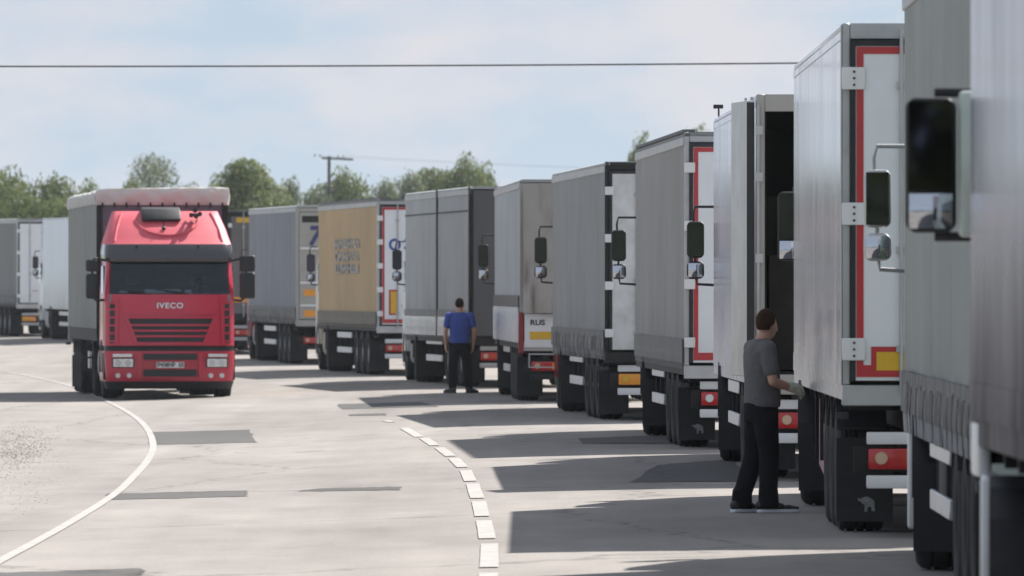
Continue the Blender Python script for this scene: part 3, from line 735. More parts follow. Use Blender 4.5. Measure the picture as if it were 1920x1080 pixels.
def glass_reflect(*a): pass
specs = []
def add(label, xr, dr, xf, **sp): specs.append((label, xr, dr, xf, sp))
add('dark grey tarpaulin lorry with white rear doors and orange reflector at the far left edge', -16.85, 326.5, -19.2, kind='tarp', side=T_SLATE, H=4.02, zb=1.12, door=D_WHITE, cab=C_WHITE, nh=4, bar=M_GAL, roofm=T_PALE, lampm=M_YEL2, reflm=M_YEL)
add('pale blue-grey box lorry with a white cab, just behind the red moving truck', -13.3, 305.5, -15.6, kind='box', side=P_BLU, H=4.0, zb=1.12, door=D_WHITE, cab=C_WHITE, nh=4)
add('dark lorry with a yellow sticker high on its tail, seen past the red truck’s mirror', -7.95, 268.0, -10.2, kind='tarp', side=T_DGREY, H=4.02, zb=1.1, door=D_DARK, cab=C_WHITE, framem=M_CHAS, bar=M_GAL, roofm=T_SLATE)
add('slate blue tarpaulin lorry with a red cab and a navy figure on its beige tail', -5.40, 240.0, -6.95, kind='tarp', side=T_BLUEGREY, H=3.98, zb=1.12, rear='framed', door=D_BEIGE, cab=C_RED, roofm=T_PALE, mess=.6, bar=M_CHAS, upper_plate=False)
add('tan tarpaulin lorry with faded grey lettering and red-framed white doors', -2.98, 212.0, -4.55, kind='tarp', side=T_TAN, H=3.90, zb=1.10, door=D_WHITE, red=True, cab=C_BEIGE, tank=C_BEIGE, reflect='tall', nh=5, scallop=True, roofm=mat('roof_dark_grey', (.13, .135, .14), .6), framem=M_GAL, strapm=mat('strap_tan', (.34, .27, .16), .6, var=.3), mir='pair')
add('pale grey tarpaulin lorry with black side posts, behind the man in the blue shirt', -.80, 186.0, -2.22, kind='tarp', side=T_PALE, H=3.90, zb=.98, rear='tarp', rearm=T_DGREY, door=D_DARK, cab=C_WHITE, posts=(.1, 6.6), seam=3.42, sboard=(.98, 1.36, P_BLU), sband=(1.36, 1.50, mat('hem_grey', (.17, .175, .175), .6, var=.3)), framem=M_CHAS, hemm=mat('hem_grey', (.17, .175, .175), .6, var=.3), bar=M_GAL)
add('lorry with a wrinkled beige rear tarpaulin over a white RUS tailboard', .13, 162.0, -.32, kind='tarp', side=T_PBLUE, H=3.76, zb=1.02, rear='tarp', rearm=T_BEIGE, board_top=1.50, rwave=.085, wave=.02, door=D_DARK, cab=C_YEL, framem=D_BEIGE, redpost=True, roofm=T_PALE, bar=M_CHAS, mess=.5, upper_plate=False, mir='pair', mo=.17, hem=False, sboard=(1.0, 1.60, P_BLU), sband=(1.60, 1.80, mat('band_dark', (.05, .052, .055), .55, var=.5, vscale=3)))
add('grey tarpaulin lorry with dirty white rear doors and no red border', 1.34, 138.2, .64, kind='tarp', side=T_OLIVE, H=3.74, zb=1.00, door=D_DIRTY, cab=C_DRED, fender=C_DRED, nh=4, framem=M_CHAS, mess=.35, mo=.1, lampm=M_YEL2, reflm=M_YEL, roofm=T_PALE)
add('grey tarpaulin lorry with red-framed doors and a ribbed silver tank', 2.04, 113.6, 1.64, kind='tarp', side=T_GREY2, H=3.76, zb=1.00, door=D_WHITE, red=True, cab=C_WHITE, nh=4, scallop=True, roofm=mat('roof_dark_grey', (.13, .135, .14), .6), framem=M_GAL, mirz=2.68, mo=.17, reflm=M_WHT, emblem=True)
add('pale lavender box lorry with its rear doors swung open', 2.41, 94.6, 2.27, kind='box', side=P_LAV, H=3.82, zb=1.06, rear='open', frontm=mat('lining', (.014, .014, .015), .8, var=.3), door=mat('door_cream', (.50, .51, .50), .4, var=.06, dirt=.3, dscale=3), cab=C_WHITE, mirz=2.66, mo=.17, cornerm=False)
add('glossy silver box lorry with red-bordered white doors and big white hinges', 2.51, 73.0, 2.54, kind='box', side=P_SILV, H=3.92, zb=1.17, door=D_WHITE, red=True, reflect='wide', nh=3, hs=.085, cab=C_WHITE, mir='one', mirz=2.80, framem=M_GAL, guardp=mat('pink_guard', (.42, .24, .23), .6, var=.12, dirt=.3), emblem=True)
add('green-grey tarpaulin lorry with dirty hanging straps and silver-backed mirrors', 2.64, 53.5, 2.74, kind='tarp', side=T_GREEN, H=4.0, zb=1.02, door=D_WHITE, cab=C_GREEN, fender=C_WHITE, mess=1., hemm=mat('hem_grimy', (.04, .045, .045), .6, var=.5, vscale=7), skirtp=C_WHITE, mirm=mat('mirror_silver', (.5, .5, .51), .3, metal=.5), marm=M_GAL, mirz=2.74, mo=.15, skirt_box=True)
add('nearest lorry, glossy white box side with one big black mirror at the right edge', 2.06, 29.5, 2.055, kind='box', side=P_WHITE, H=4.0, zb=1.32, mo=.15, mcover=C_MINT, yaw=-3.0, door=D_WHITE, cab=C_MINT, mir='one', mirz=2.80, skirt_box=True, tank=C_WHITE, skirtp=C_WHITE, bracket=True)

def extras(root, sp):
    for s_ in (-1, 1):
        if sp.get('sboard'):
            z0, z1, m = sp['sboard']
            for k in range(4):
                b = MB(); b.box(*sorted((s_ * 1.262, s_ * 1.275)), .16 + k * 3.38, 3.50 + k * 3.38, z0, z1); b.build('side_board', m, root, bevel=.004, seg=1)
        if sp.get('sband'):
            z0, z1, m = sp['sband']; b = MB(); b.box(*sorted((s_ * 1.264, s_ * 1.273)), .16, 13.55, z0 + .003, z1); b.build('side_band', m, root)
        if sp.get('redpost'):
            b = MB(); b.box(*sorted((s_ * 1.185, s_ * 1.268)), -.006, .155, sp['zb'] - .2, 1.52); b.build('corner_guard', C_DRED, root, bevel=.006, seg=1)
        if sp.get('bracket'):
            b = MB(); b.box(*sorted((s_ * 1.19, s_ * 1.25)), 12.9, 13.5, sp['zb'] - .26, sp['zb'] - .01); b.build('corner_bracket', M_WHT, root, bevel=.02)
        if sp.get('emblem'):
            e = MB(); P = [(-.07, .03), (-.075, .055), (-.05, .045), (-.03, .06), (.0, .065), (.03, .05), (.055, .03), (.06, -.05), (.035, -.05), (.03, -.015), (.005, -.015), (.0, -.055), (-.02, -.055), (-.022, 0), (-.04, .01), (-.05, .025)]
            e.prism_y([(x + s_ * 1.0, z + .22) for x, z in P][::-1], 1.690, 1.6985); e.build('flap_emblem', mat('emblem_grey', (.24, .24, .25), .7, var=.3, vscale=30), root, smooth=False)
def tractor_extras(root, sp):
    for s_ in (-1, 1):
        if sp.get('skirtp'):
            b = MB(); b.box(*sorted((s_ * 1.2, s_ * 1.28)), 12.0, 13.25, .26, 1.08); b.build('side_skirt', sp['skirtp'], root, bevel=.024, seg=3)
def rear_framed(root, sp):
    zb, H = sp['zb'], sp['H']
    f = MB(); f.box(-1.25, -1.17, -.0, .1, zb, H - .06); f.box(1.17, 1.25, -.0, .1, zb, H - .06); f.box(-1.17, 1.17, .0, .1, H - .16, H - .06); f.box(-1.25, 1.25, -.02, .14, zb - .16, zb - .002)
    f.build('rear_frame', D_BEIGE, root, bevel=.008, seg=1)
    for s_ in (-1, 1):
        d = MB(); d.box(*sorted((s_ * .01, s_ * 1.165)), -.02, .02, zb + .02, H - .17); do = d.build('rear_door', sp['door'], root, bevel=.006, seg=1)
        for z in (1.45, 2.02, 2.88):
            b = MB(); b.box(*sorted((s_ * .03, s_ * 1.15)), -.05, -.022, z, z + .06); b.build('cross_bar', M_WHT, do, bevel=.006, seg=1)
        for z, m in ((1.20, M_YEL2), (1.72, M_YEL2)):
            b = MB(); b.box(*sorted((s_ * .55, s_ * 1.06)), -.03, -.022, z, z + .16); b.build('reflector_board', m, do)
        b = MB(); b.box(*sorted((s_ * .1, s_ * 1.1)), -.028, -.022, H - .42, H - .26); b.build('dark_strip', M_CHAS, do)
    text('painted_figure', '7', .66, M_NAVY, root, (-.80, -.03, 3.2), (R(90), 0, 0), .004, 1.0, .02, .15)
ROOTS = [lorry(*s[:4], s[4], i) for i, s in enumerate(specs)]
for k, (o, r) in enumerate(CARGO):
    lx = list(o.data.vertices[0].co); c = sum((v.co for v in o.data.vertices), Vector()) / len(o.data.vertices); zmin = min(v.co.z for v in o.data.vertices)
    base = Vector((c.x, c.y, zmin)); o.data.transform(Matrix.Translation(-base))
    o.matrix_world = r.matrix_basis @ Matrix.Translation(base)
    tag(o, ['front left crate just inside the open doors of the lavender lorry', 'low middle crate inside the open doors of the lavender lorry', 'right-hand crate inside the open doors of the lavender lorry', 'tall left crate deeper in the dark load bay of the lavender lorry', 'middle crate deeper in the dark load bay of the lavender lorry'][k], 'crate', 'crates inside the open lorry')
rt = ROOTS
# writing on the tan lorry
for k, w in enumerate(('МАШИНА', 'САМАРА', 'ШИНЫ')):
    text('side_lettering', w, .27, mat('faded_print', (.33, .31, .28), .6, var=.3), rt[4], (-1.275, 6.6, 2.93 - k * .285), (R(90), 0, R(-90)), .003, [4.6, 4.8, 6.2][k], .012)
for j, w in enumerate(('O', 'З', 'O', 'Н')):
    text('door_lettering', w, .36, M_BLUE, rt[4], (-.86 + j * .30, -.045, 2.88), (R(90), 0, 0), .003, .95, .012)
text('tailboard_letters', 'RUS', .125, M_INK, rt[6], (-.95, -.025, 1.34), (R(90), 0, 0), .003, 1.15, .004)
b = MB(); b.box(-1.08, 1.08, -.032, -.022, 1.06, 1.19); b.build('reflector_strip', M_YEL, rt[6])
b = MB(); b.box(-1.1, -.55, -.02, .0, .58, .60); b.box(-1.1, -.55, -.02, .0, .80, .82); b.box(-1.1, -1.08, -.02, 0, .60, .80); b.box(-.57, -.55, -.02, 0, .6, .8); b.build('lamp_guard', M_GAL, rt[6])
b = MB(); b.box(-1.0, -.62, -.04, -.036, 3.68, 3.82); b.build('yellow_sticker', M_YEL, rt[2])
b = MB(); b.box(-1.1, -.3, -.05, -.04, 1.45, 1.60); b.build('reflector_board', M_YEL2, rt[2])
b = MB(); b.tube([(-1.2, 13.3, 3.84), (-1.2, 13.3, 3.93)], .012, 6); b.box(-1.26, -1.15, 13.24, 13.34, 3.93, 3.975); b.build('roof_lamp', M_BLK, rt[9], bevel=.01)
b = MB(); b.box(-.80, -.28, -.05, -.04, .40, .52); b.build('number_plate', mat('plate_gold', (.62, .47, .25), .4, var=.1), rt[9])

# ------------------------------------------------------------------ the moving red truck
RX, RY = -9.12, 197.3
TH = math.pi + .0866
C_CRIM = mat('paint_crimson', (.49, .012, .046), .36, spec=.5, var=.04, dirt=.08, dcol=(.2, .1, .09), dscale=5, coat=.5, vscale=4)
C_GLARE = mat('paint_crimson_glare', (.60, .085, .115), .5, spec=.5, var=.05, dirt=.1, dcol=(.4, .25, .25), dscale=4, vscale=3)  # cab crimson lightened to pink: sky glare on the fairing put into the colour
right = Vector((math.cos(TH), math.sin(TH)))
rloc = Vector((RX, RY)) - right * 1.25                # viewer's left side is the truck's own right side
red = thing('articulated_lorry', 'bright red lorry with pale roof tarpaulin driving towards the camera', 'lorry', (rloc.x, rloc.y, gz(rloc.x, rloc.y)), TH)
rsp = dict(kind='tarp', noguard=True, side=tarp('red_truck_grey', (.20, .215, .205)), H=3.93, zb=1.20, door=D_WHITE, cab=C_CRIM, seed=77, frontm=mat('front_wall_navy', (.10, .11, .15), .4, var=.1, dirt=.3), wave=.02, hem=False, hemm=M_CHAS)
random.seed(3)
body(red, rsp); trailer_chassis(red, rsp); tractor_chassis(red, rsp); rear_gear(red, rsp); rear_doors(red, rsp)
wheels(red, [(2.4, 'w'), (3.71, 'w'), (5.02, 'w'), (11.4, 'd'), (15.1, 's')])
# roof tarpaulin: puffed cap folded over the front and sides, held by straps
mt = mat('roof_white', (.62, .61, .59), .6, var=.07, dirt=.12, dcol=(.4, .38, .35), bump=.3, bscale=4); _n = mt.node_tree.nodes; _t = _n.new('ShaderNodeBsdfTranslucent'); _t.inputs['Color'].default_value = (.75, .73, .68, 1); _m = _n.new('ShaderNodeMixShader'); _m.inputs[0].default_value = .25; mt.node_tree.links.new(_n['Principled BSDF'].outputs[0], _m.inputs[1]); mt.node_tree.links.new(_t.outputs[0], _m.inputs[2]); mt.node_tree.links.new(_m.outputs[0], _n['Material Output'].inputs['Surface'])
mb = MB(); nu, nv = 44, 60; rr = random.Random(5)
prof = [(-1.27, 3.71), (-1.285, 3.80), (-1.275, 3.92), (-1.2, 3.99), (-.9, 4.01), (-.3, 4.02), (.3, 4.02), (.9, 4.01), (1.2, 3.98), (1.275, 3.90), (1.285, 3.80), (1.27, 3.71)]
ysec = [(13.66, 3.52, 1.0), (13.70, 3.62, 1.0), (13.70, 3.80, 1.0)]
PR = catmull(prof, 3); n = len(PR)
ylist = [13.66 - k * .34 for k in range(41)]
for k, y in enumerate(ylist):
    for x, z in PR:
        w = .018 * math.sin(y * 3.1 + x * 2) + .014 * math.sin(y * 7.3 + z * 9) + .01 * rr.uniform(-1, 1)
        sag = -.03 * (.5 - .5 * math.cos(y * 2 * math.pi / 2.27)) if z > 3.95 else 0
        if z < 3.75: w = w * .5
        mb.v.append((x * (1 + (w * .35 if z > 3.73 else 0)), max(y, .03), z + w * .6 + sag))
mb.f = [(k * n + i, k * n + i + 1, (k + 1) * n + i + 1, (k + 1) * n + i) for k in range(len(ylist) - 1) for i in range(n - 1)]
mb.build('roof_tarpaulin', mt, red)
mb = MB(); nx, nz = 40, 10                         # front fold
for j in range(nz + 1):
    for i in range(nx + 1):
        u = -1 + 2 * i / nx; v = j / nz; x = u * (1.275 + .012 * math.sin(v * 3)); top = 4.0 + .022 * (1 - abs(u) ** 10) - .02 * u
        z = 3.69 + (top - 3.69) * v
        y = 13.67 + .035 * math.sin(v * math.pi) ** .7 + .02 * math.sin(u * 11 + v * 4) + .012 * math.sin(u * 23 - v * 6) - .05 * v ** 6
        mb.v.append((x, y, z))
n2 = nx + 1; mb.f = [(j * n2 + i, j * n2 + i + 1, (j + 1) * n2 + i + 1, (j + 1) * n2 + i) for j in range(nz) for i in range(nx)]
mb.build('front_fold', mt, red)
for i in range(11):
    x = -1.15 + .23 * i; b = MB(); b.box(x - .018, x + .018, 13.66, 13.715, 3.64, 3.735); b.build('tarpaulin_strap', M_BLK, red, bevel=.006, seg=1)
for s_ in (-1, 1):
    b = MB(); b.box(*sorted((s_ * 1.15, s_ * 1.262)), 13.601, 13.65, 1.15, 3.68); b.build('front_corner_post', M_CHAS, red, bevel=.01)

YB, BU = 14.22, .13
def yf(z):
    return lerp_t([(.2, 16.52), (.9, 16.56), (1.0, 16.52), (1.98, 16.48), (2.63, 16.22), (2.915, 16.12), (3.2, 15.75), (3.56, 15.15)], z)
def wz(z): return lerp_t([(.2, 1.20), (.9, 1.23), (1.98, 1.225), (2.63, 1.19), (2.915, 1.20), (3.2, 1.12), (3.56, .99)], z)
def lv(z, dy=0., dw=0.): return (z, wz(z) + dw, yf(z) + dy, YB, .2, BU)
def ys_(x, z): return yf(z) - BU * (x / wz(z)) ** 2
shell([lv(1.01), lv(1.5), lv(1.98)], caps=(True, False)).build('front_panel', C_CRIM, red)
shell([lv(.895, -.05, -.02), lv(1.012, -.05, -.02)], caps=(True, True)).build('step_gap', M_BLK, red)
cb = shell([lv(.34, .02, .01), lv(.62, .05, .012), lv(.91, .02, .01)], caps=(True, True)).build('bumper', C_CRIM, red)
shell([lv(.20, -.02, -.02), lv(.34, .035, .014)], caps=(True, False)).build('bumper_skirt', M_BLK, red)
pil = shell([lv(1.98), lv(2.3), lv(2.63)], front=False).build('cab_pillars', C_CRIM, red)
shell([lv(2.60, .06, .01), lv(2.66, .10, .02), lv(2.80, .09, .02), lv(2.93, .02, .006)], caps=(True, True)).build('sun_visor', mat('visor_smoke', (.03, .028, .034), .18, coat=.5, var=.1), red)
shell([lv(2.93), lv(3.06, -.02), lv(3.2), lv(3.4), lv(3.56)], caps=(False, True)).build('roof_fairing', C_GLARE, red)
# windscreen, interior, driver
P0 = ring(*lv(1.98)[1:]); P1 = ring(*lv(2.31)[1:]); P2 = ring(*lv(2.62)[1:]); idx = list(range(5, len(P0) - 5)); k = len(idx)
g = MB(); g.v = [(P0[i][0], P0[i][1] - .015, 1.985) for i in idx] + [(P1[i][0], P1[i][1] - .015, 2.31) for i in idx] + [(P2[i][0], P2[i][1] - .015, 2.62) for i in idx]
g.f = [(j * k + i, j * k + i + 1, (j + 1) * k + i + 1, (j + 1) * k + i) for j in range(2) for i in range(k - 1)]
g.build('windscreen', M_GLASS, red)
M_CABIN = mat('cabin_grey', (.14, .155, .19), .7, var=.15)
b = MB(); b.prism_x([(15.7, 1.5), (16.38, 1.6), (16.36, 1.99), (16.1, 2.02), (15.75, 1.95)], -1.14, 1.14); b.build('dashboard', M_CABIN, red, bevel=.03)
b = MB(); b.box(-1.15, 1.15, 14.3, 14.36, 1.1, 3.3); b.box(-1.15, 1.15, 14.3, 16.3, 1.02, 1.06); b.build('cabin_lining', M_CABIN, red)
for x in (-.62, .62):
    b = MB(); b.box(x - .26, x + .26, 14.75, 15.3, 1.2, 1.42); b.box(x - .25, x + .25, 14.62, 14.8, 1.4, 2.15); b.box(x - .14, x + .14, 14.64, 14.76, 2.17, 2.36); b.build('seat', M_CABIN, red, bevel=.05, seg=3)
b = MB(); pts = [(-.62 + .22 * math.cos(t), 15.72 + .12 * math.sin(t), 2.02 + .17 * math.sin(t)) for t in [2 * math.pi * i / 20 for i in range(21)]]; b.tube(pts, .016, 6); b.tube([(-.62, 15.72, 2.02), (-.62, 15.95, 1.85)], .03, 6); b.build('steering_wheel', M_BLK, red)
for x0, x1, z0, z1 in ((-.22, .47, 2.0, 2.075), (-.62 + .2, -.30, 2.0, 2.07), (.78, .94, 2.0, 2.06)):
    b = MB(); b.box(x0, x1, 16.22, 16.245, z0, z1); b.build('dash_paper', M_PLATE, red)
for x in (-.35, .35):                                 # wipers
    b = MB(); y0 = ys_(x, 2.0) + .02; b.tube([(x, y0, 1.99), (x + .45, ys_(x + .45, 2.03) + .012, 2.035)], .012, 6); b.tube([(x + .1, ys_(x + .1, 2.02) + .01, 2.02), (x + .62, ys_(x + .62, 2.06) + .01, 2.07)], .01, 6); b.build('wiper', M_BLK, red)
def cplate(mbx, xb0, xb1, xt0, xt1, z0, z1, proud, th=.03, nx=10, nz=2):
    """a plate that follows the curved front: outer face 'proud' of the skin"""
    o = len(mbx.v)
    for d in (proud, proud - th):
        for j in range(nz + 1):
            v = j / nz; z = z0 + (z1 - z0) * v; a = xb0 + (xt0 - xb0) * v; c = xb1 + (xt1 - xb1) * v
            for i in range(nx + 1):
                x = a + (c - a) * i / nx; mbx.v.append((x, ys_(x, z) + d, z))
    m = nx + 1; q = m * (nz + 1)
    for s0 in (0, q):
        for j in range(nz):
            for i in range(nx): mbx.f.append((o + s0 + j * m + i, o + s0 + j * m + i + 1, o + s0 + (j + 1) * m + i + 1, o + s0 + (j + 1) * m + i))
    for j in range(nz):
        for i in (0, nx): mbx.f.append((o + j * m + i, o + (j + 1) * m + i, o + q + (j + 1) * m + i, o + q + j * m + i))
    for i in range(nx):
        for j in (0, nz): mbx.f.append((o + j * m + i, o + j * m + i + 1, o + q + j * m + i + 1, o + q + j * m + i))
    return mbx
cplate(MB(), -.62, .60, -.84, .80, 1.075, 1.53, .004).build('grille', M_INK, red)
gx = lambda z: (-.62 - .22 * (z - 1.075) / .455, .60 + .20 * (z - 1.075) / .455)
for z in (1.19, 1.295, 1.40):
    a, c = gx(z); cplate(MB(), a, c, a - .012, c + .012, z - .016, z + .018, .035, .025).build('grille_slat', C_CRIM, red)
fr = MB(); cplate(fr, -.90, .86, -.90, .86, 1.525, 1.565, .045, .045); cplate(fr, -.64, .62, -.66, .64, 1.04, 1.08, .045, .045)
cplate(fr, -.70, -.62, -.90, -.82, 1.06, 1.54, .045, .045, 2); cplate(fr, .60, .67, .79, .86, 1.06, 1.54, .045, .045, 2); fr.build('grille_frame', C_CRIM, red)
cplate(MB(), -.90, .90, -.94, .94, 1.585, 1.60, .012, .012).build('panel_crease', C_CRIM, red)
for s_ in (-1, 1):                                   # air ducts at the cab corners
    cplate(MB(), *sorted((s_ * 1.04, s_ * 1.13)), *sorted((s_ * 1.04, s_ * 1.13)), 1.06, 1.84, .006, .02, 3, 6).build('side_duct', M_INK, red)
    for z in (1.08, 1.23, 1.38, 1.53, 1.68, 1.80):
        cplate(MB(), *sorted((s_ * 1.0, s_ * 1.16)), *sorted((s_ * 1.0, s_ * 1.16)), z, z + .035, .03, .03, 3, 1).build('duct_blade', C_CRIM, red)
    cplate(MB(), *sorted((s_ * .98, s_ * 1.03)), *sorted((s_ * .96, s_ * 1.01)), 1.03, 1.9, .035, .04, 2, 6).build('duct_edge', C_CRIM, red)
def bplate(x0, x1, z0, z1, proud, name, m, th=.03, par=None):
    return cplate(MB(), x0, x1, x0, x1, z0, z1, proud, th, 6, 1).build(name, m, par or red)
bplate(-.50, .50, .745, .865, .075, 'bumper_intake', M_INK); bplate(-.50, .50, .43, .565, .075, 'bumper_intake', M_INK)
bplate(-.62, .62, .575, .60, .095, 'bumper_lip', C_CRIM); bplate(-.62, .62, .715, .74, .095, 'bumper_lip', C_CRIM); bplate(-.62, .62, .40, .425, .09, 'bumper_lip', C_CRIM)
pl = MB(); pl.box(-.26, .26, 16.625, 16.64, .595, .705); plo = pl.build('number_plate', M_PLATE, red, bevel=.004, seg=1)
text('plate_lettering', 'Р438НР  33', .105, M_INK, red, (0, 16.645, .65), (R(90), 0, R(180)), .002, .93, .003)
for s_ in (-1, 1):
    bplate(*sorted((s_ * .68, s_ * 1.09)), .60, .78, .068, 'headlight_bezel', M_BLK)
    h = bplate(*sorted((s_ * .70, s_ * 1.07)), .615, .765, .085, 'headlight', M_CLRL, .02)
    for x in (.79, .97):
        c = MB(); y0 = ys_(x, .69) + .086; c.cone((s_ * x, y0, .69), (s_ * x, y0 + .012, .69), .055, .05, 14); c.build('lamp_reflector', M_ALU, h)
    bplate(*sorted((s_ * .72, s_ * 1.08)), .80, .86, .075, 'turn_lamp', M_CLRL)
    for x in (.77, .98):
        c = MB(); y0 = ys_(x, .45) + .03; c.cone((s_ * x, y0, .45), (s_ * x, y0 + .03, .45), .052, .045, 16); c.build('fog_lamp', M_CLRL, red)
    c = MB(); c.cone((s_ * .57, 16.56, .52), (s_ * .57, 16.60, .52), .03, .03, 10); c.build('tow_cover', C_CRIM, red)
    bplate(*sorted((s_ * .54, s_ * .60)), .42, .88, .085, 'bumper_crease', C_CRIM)
M_CHR = mat('letter_chrome', (.72, .73, .76), .25, metal=.5, var=.05)
text('grille_lettering', 'IVECO', .142, M_CHR, red, (0.0, ys_(0, 1.76) + .012, 1.765), (R(90), 0, R(180)), .01, 1.12, .004, 0, 1.14)
# roof hatch, horns, aerial, side fins
hb = MB(); hb.prism_x([(15.0, 3.50), (15.50, 3.36), (15.56, 3.40), (15.30, 3.60), (15.0, 3.64)], -.26, .48); hb.build('roof_hatch', M_BLK, red, bevel=.03)
b = MB()
arc = [(.38 * math.cos(t) * 1.55, 0, 3.40 - .30 * math.sin(t)) for t in [math.pi * i / 14 for i in range(15)]]
b.tube([(x, lerp_t([(2.915, 16.12), (3.2, 15.75), (3.56, 15.15)], z) - BU * (x / 1.1) ** 2 + .005, z) for x, _, z in arc], .03, 6); b.build('roof_crease', C_GLARE, red)
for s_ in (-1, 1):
    b = MB(); b.tube([(s_ * x, lerp_t([(2.915, 16.12), (3.2, 15.75), (3.56, 15.15)], z) - BU * (x / 1.1) ** 2, z) for x, z in ((1.02, 2.98), (.97, 3.2), (.90, 3.4), (.84, 3.53))], .022, 6); b.build('roof_rib', C_GLARE, red)
hn = MB()
for dx, dz in ((0, 0), (-.09, -.07), (.07, -.09), (-.02, -.11)): hn.cone((-.52 + dx, 15.35, 3.60 + dz), (-.52 + dx, 15.62, 3.57 + dz), .014, .048, 10)
hn.tube([(-.62, 15.4, 3.5), (-.42, 15.4, 3.5)], .02, 6); hn.build('air_horns', M_INK, red)
b = MB(); b.tube([(.08, 15.75, 3.20), (.08, 15.74, 3.36)], .012, 6); b.sphere((.08, 15.75, 3.23), .04, 10, 6); b.build('roof_aerial', M_INK, red)
b = MB(); 
for x in (-.55, .62): b.cone((x, ys_(x, 2.88) + .06, 2.90), (x, ys_(x, 2.88) + .10, 2.90), .03, .025, 10)
b.build('marker_lamps', M_INK, red, stuff=True)
for s_ in (-1, 1):
    b = MB(); b.prism_x([(15.0, 2.0), (15.9, 2.0), (15.75, 2.52), (15.0, 2.52)], s_ * 1.20, s_ * 1.231); b.build('side_window', M_SGLASS, red, bevel=.004, seg=1)
    b = MB(); b.box(*sorted((s_ * 1.225, s_ * 1.236)), 14.9, 15.95, 1.06, 1.90); b.build('door', C_CRIM, red, bevel=.004, seg=1)
    b = MB(); b.box(*sorted((s_ * 1.0, s_ * 1.24)), 15.7, 16.3, .36, .9); b.build('step', M_BLK, red, bevel=.02)
    f = MB()
    arc = [(15.1 + .62 * math.cos(t), .5 + .62 * math.sin(t)) for t in [math.pi * i / 10 for i in range(11)]]; inn = [(15.1 + .53 * math.cos(t), .5 + .53 * math.sin(t)) for t in [math.pi * i / 10 for i in range(10, -1, -1)]]
    for i in range(10): f.prism_x([arc[i], arc[i + 1], inn[9 - i], inn[10 - i]], s_ * 1.0, s_ * 1.25)
    f.build('fender', M_BLK, red)
    b = MB(); b.box(*sorted((s_ * 1.0, s_ * 1.21)), 14.24, 15.0, .9, 1.0); b.build('sill', M_BLK, red)
    # big door mirrors
    a = MB(); a.tube([(s_ * 1.18, 16.0, 2.62), (s_ * 1.40, 16.12, 2.66), (s_ * 1.45, 16.12, 2.6), (s_ * 1.45, 16.12, 1.93), (s_ * 1.36, 16.1, 1.86), (s_ * 1.18, 16.0, 1.88)], .025, 8); a.build('mirror_arm', M_BLK, red)
    for z0, z1 in ((1.90, 2.37), (2.41, 2.64)):
        h = MB(); h.box(*sorted((s_ * 1.34, s_ * (1.57 if s_ > 0 else 1.63))), 16.02, 16.17, z0, z1 + (0 if s_ > 0 else .08 if z0 > 2 else .02)); ho = h.build('mirror_housing', M_BLK, red, bevel=.045, seg=3)
        gl = MB(); gl.box(*sorted((s_ * 1.365, s_ * 1.545)), 16.012, 16.0185, z0 + .03, z1 - .03); gl.build('mirror_glass', M_MIR, ho)
b = MB(); b.box(1.13, 1.17, 7.6, 9.4, .52, .86); b.build('side_guard_plate', M_WHT, red, bevel=.01)
b = MB(); b.tube([(1.27, 9.9, .98), (1.38, 9.9, .98), (1.38, 9.9, 1.06)], .02, 6); b.build('rope_hook', M_BLK, red)
b = MB(); b.tube([(1.25, 12.3, .78), (1.48, 12.3, .74), (1.49, 12.3, .84)], .02, 6); b.build('exhaust_hook', M_BLK, red)

# ------------------------------------------------------------------ people
def remesh_obj(name, mb, m, parent, vox, smooth=3):
    me = bpy.data.meshes.new(name + '_src'); me.from_pydata(mb.v, [], mb.f)
    bm = bmesh.new(); bm.from_mesh(me); bmesh.ops.recalc_face_normals(bm, faces=bm.faces); bm.to_mesh(me); bm.free()
    o = bpy.data.objects.new(name, me); C.objects.link(o)
    r = o.modifiers.new('r', 'REMESH'); r.mode = 'VOXEL'; r.voxel_size = vox
    s = o.modifiers.new('s', 'SMOOTH'); s.iterations = smooth; s.factor = .5
    bpy.context.view_layer.update()
    nm = bpy.data.meshes.new_from_object(o.evaluated_get(bpy.context.evaluated_depsgraph_get()))
    nm.name = name; nm.shade_smooth(); nm.materials.clear(); nm.materials.append(m)
    bpy.data.objects.remove(o); return link(name, nm, parent)
def limb(mb, pts, rs, n=14):
    for (p, r), (q, t) in zip(zip(pts, rs), list(zip(pts, rs))[1:]):
        mb.cone(p, q, r, t, n)
    for p, r in zip(pts, rs): mb.sphere(p, r, n, 8)
def loft(mb, rings, n=20):
    """rings: (cx, cy, z, rx, ry)"""
    o = len(mb.v)
    for cx, cy, z, rx, ry in rings:
        for i in range(n):
            t = 2 * math.pi * i / n; mb.v.append((cx + rx * math.copysign(abs(math.cos(t)) ** .85, math.cos(t)), cy + ry * math.copysign(abs(math.sin(t)) ** .85, math.sin(t)), z))
    for j in range(len(rings) - 1):
        for i in range(n): mb.f.append((o + j * n + i, o + j * n + (i + 1) % n, o + (j + 1) * n + (i + 1) % n, o + (j + 1) * n + i))
    mb.f.append(tuple(o + i for i in range(n))[::-1]); mb.f.append(tuple(o + (len(rings) - 1) * n + i for i in range(n)))
SKIN = mat('skin', (.42, .24, .17), .5, var=.06); HAIR = mat('hair_brown', (.035, .018, .010), .8, spec=.15, var=.35, vscale=40, bump=.5, bscale=60)
HAIRB = mat('hair_black', (.012, .010, .010), .8, spec=.15, var=.3, vscale=40, bump=.5, bscale=60)
TEE = mat('tee_charcoal', (.095, .095, .10), .85, var=.12, vscale=8, bump=.7, bscale=9, bdist=.05); TEEB = mat('tee_blue', (.038, .068, .29), .85, var=.12, vscale=8, bump=.7, bscale=8, bdist=.05)
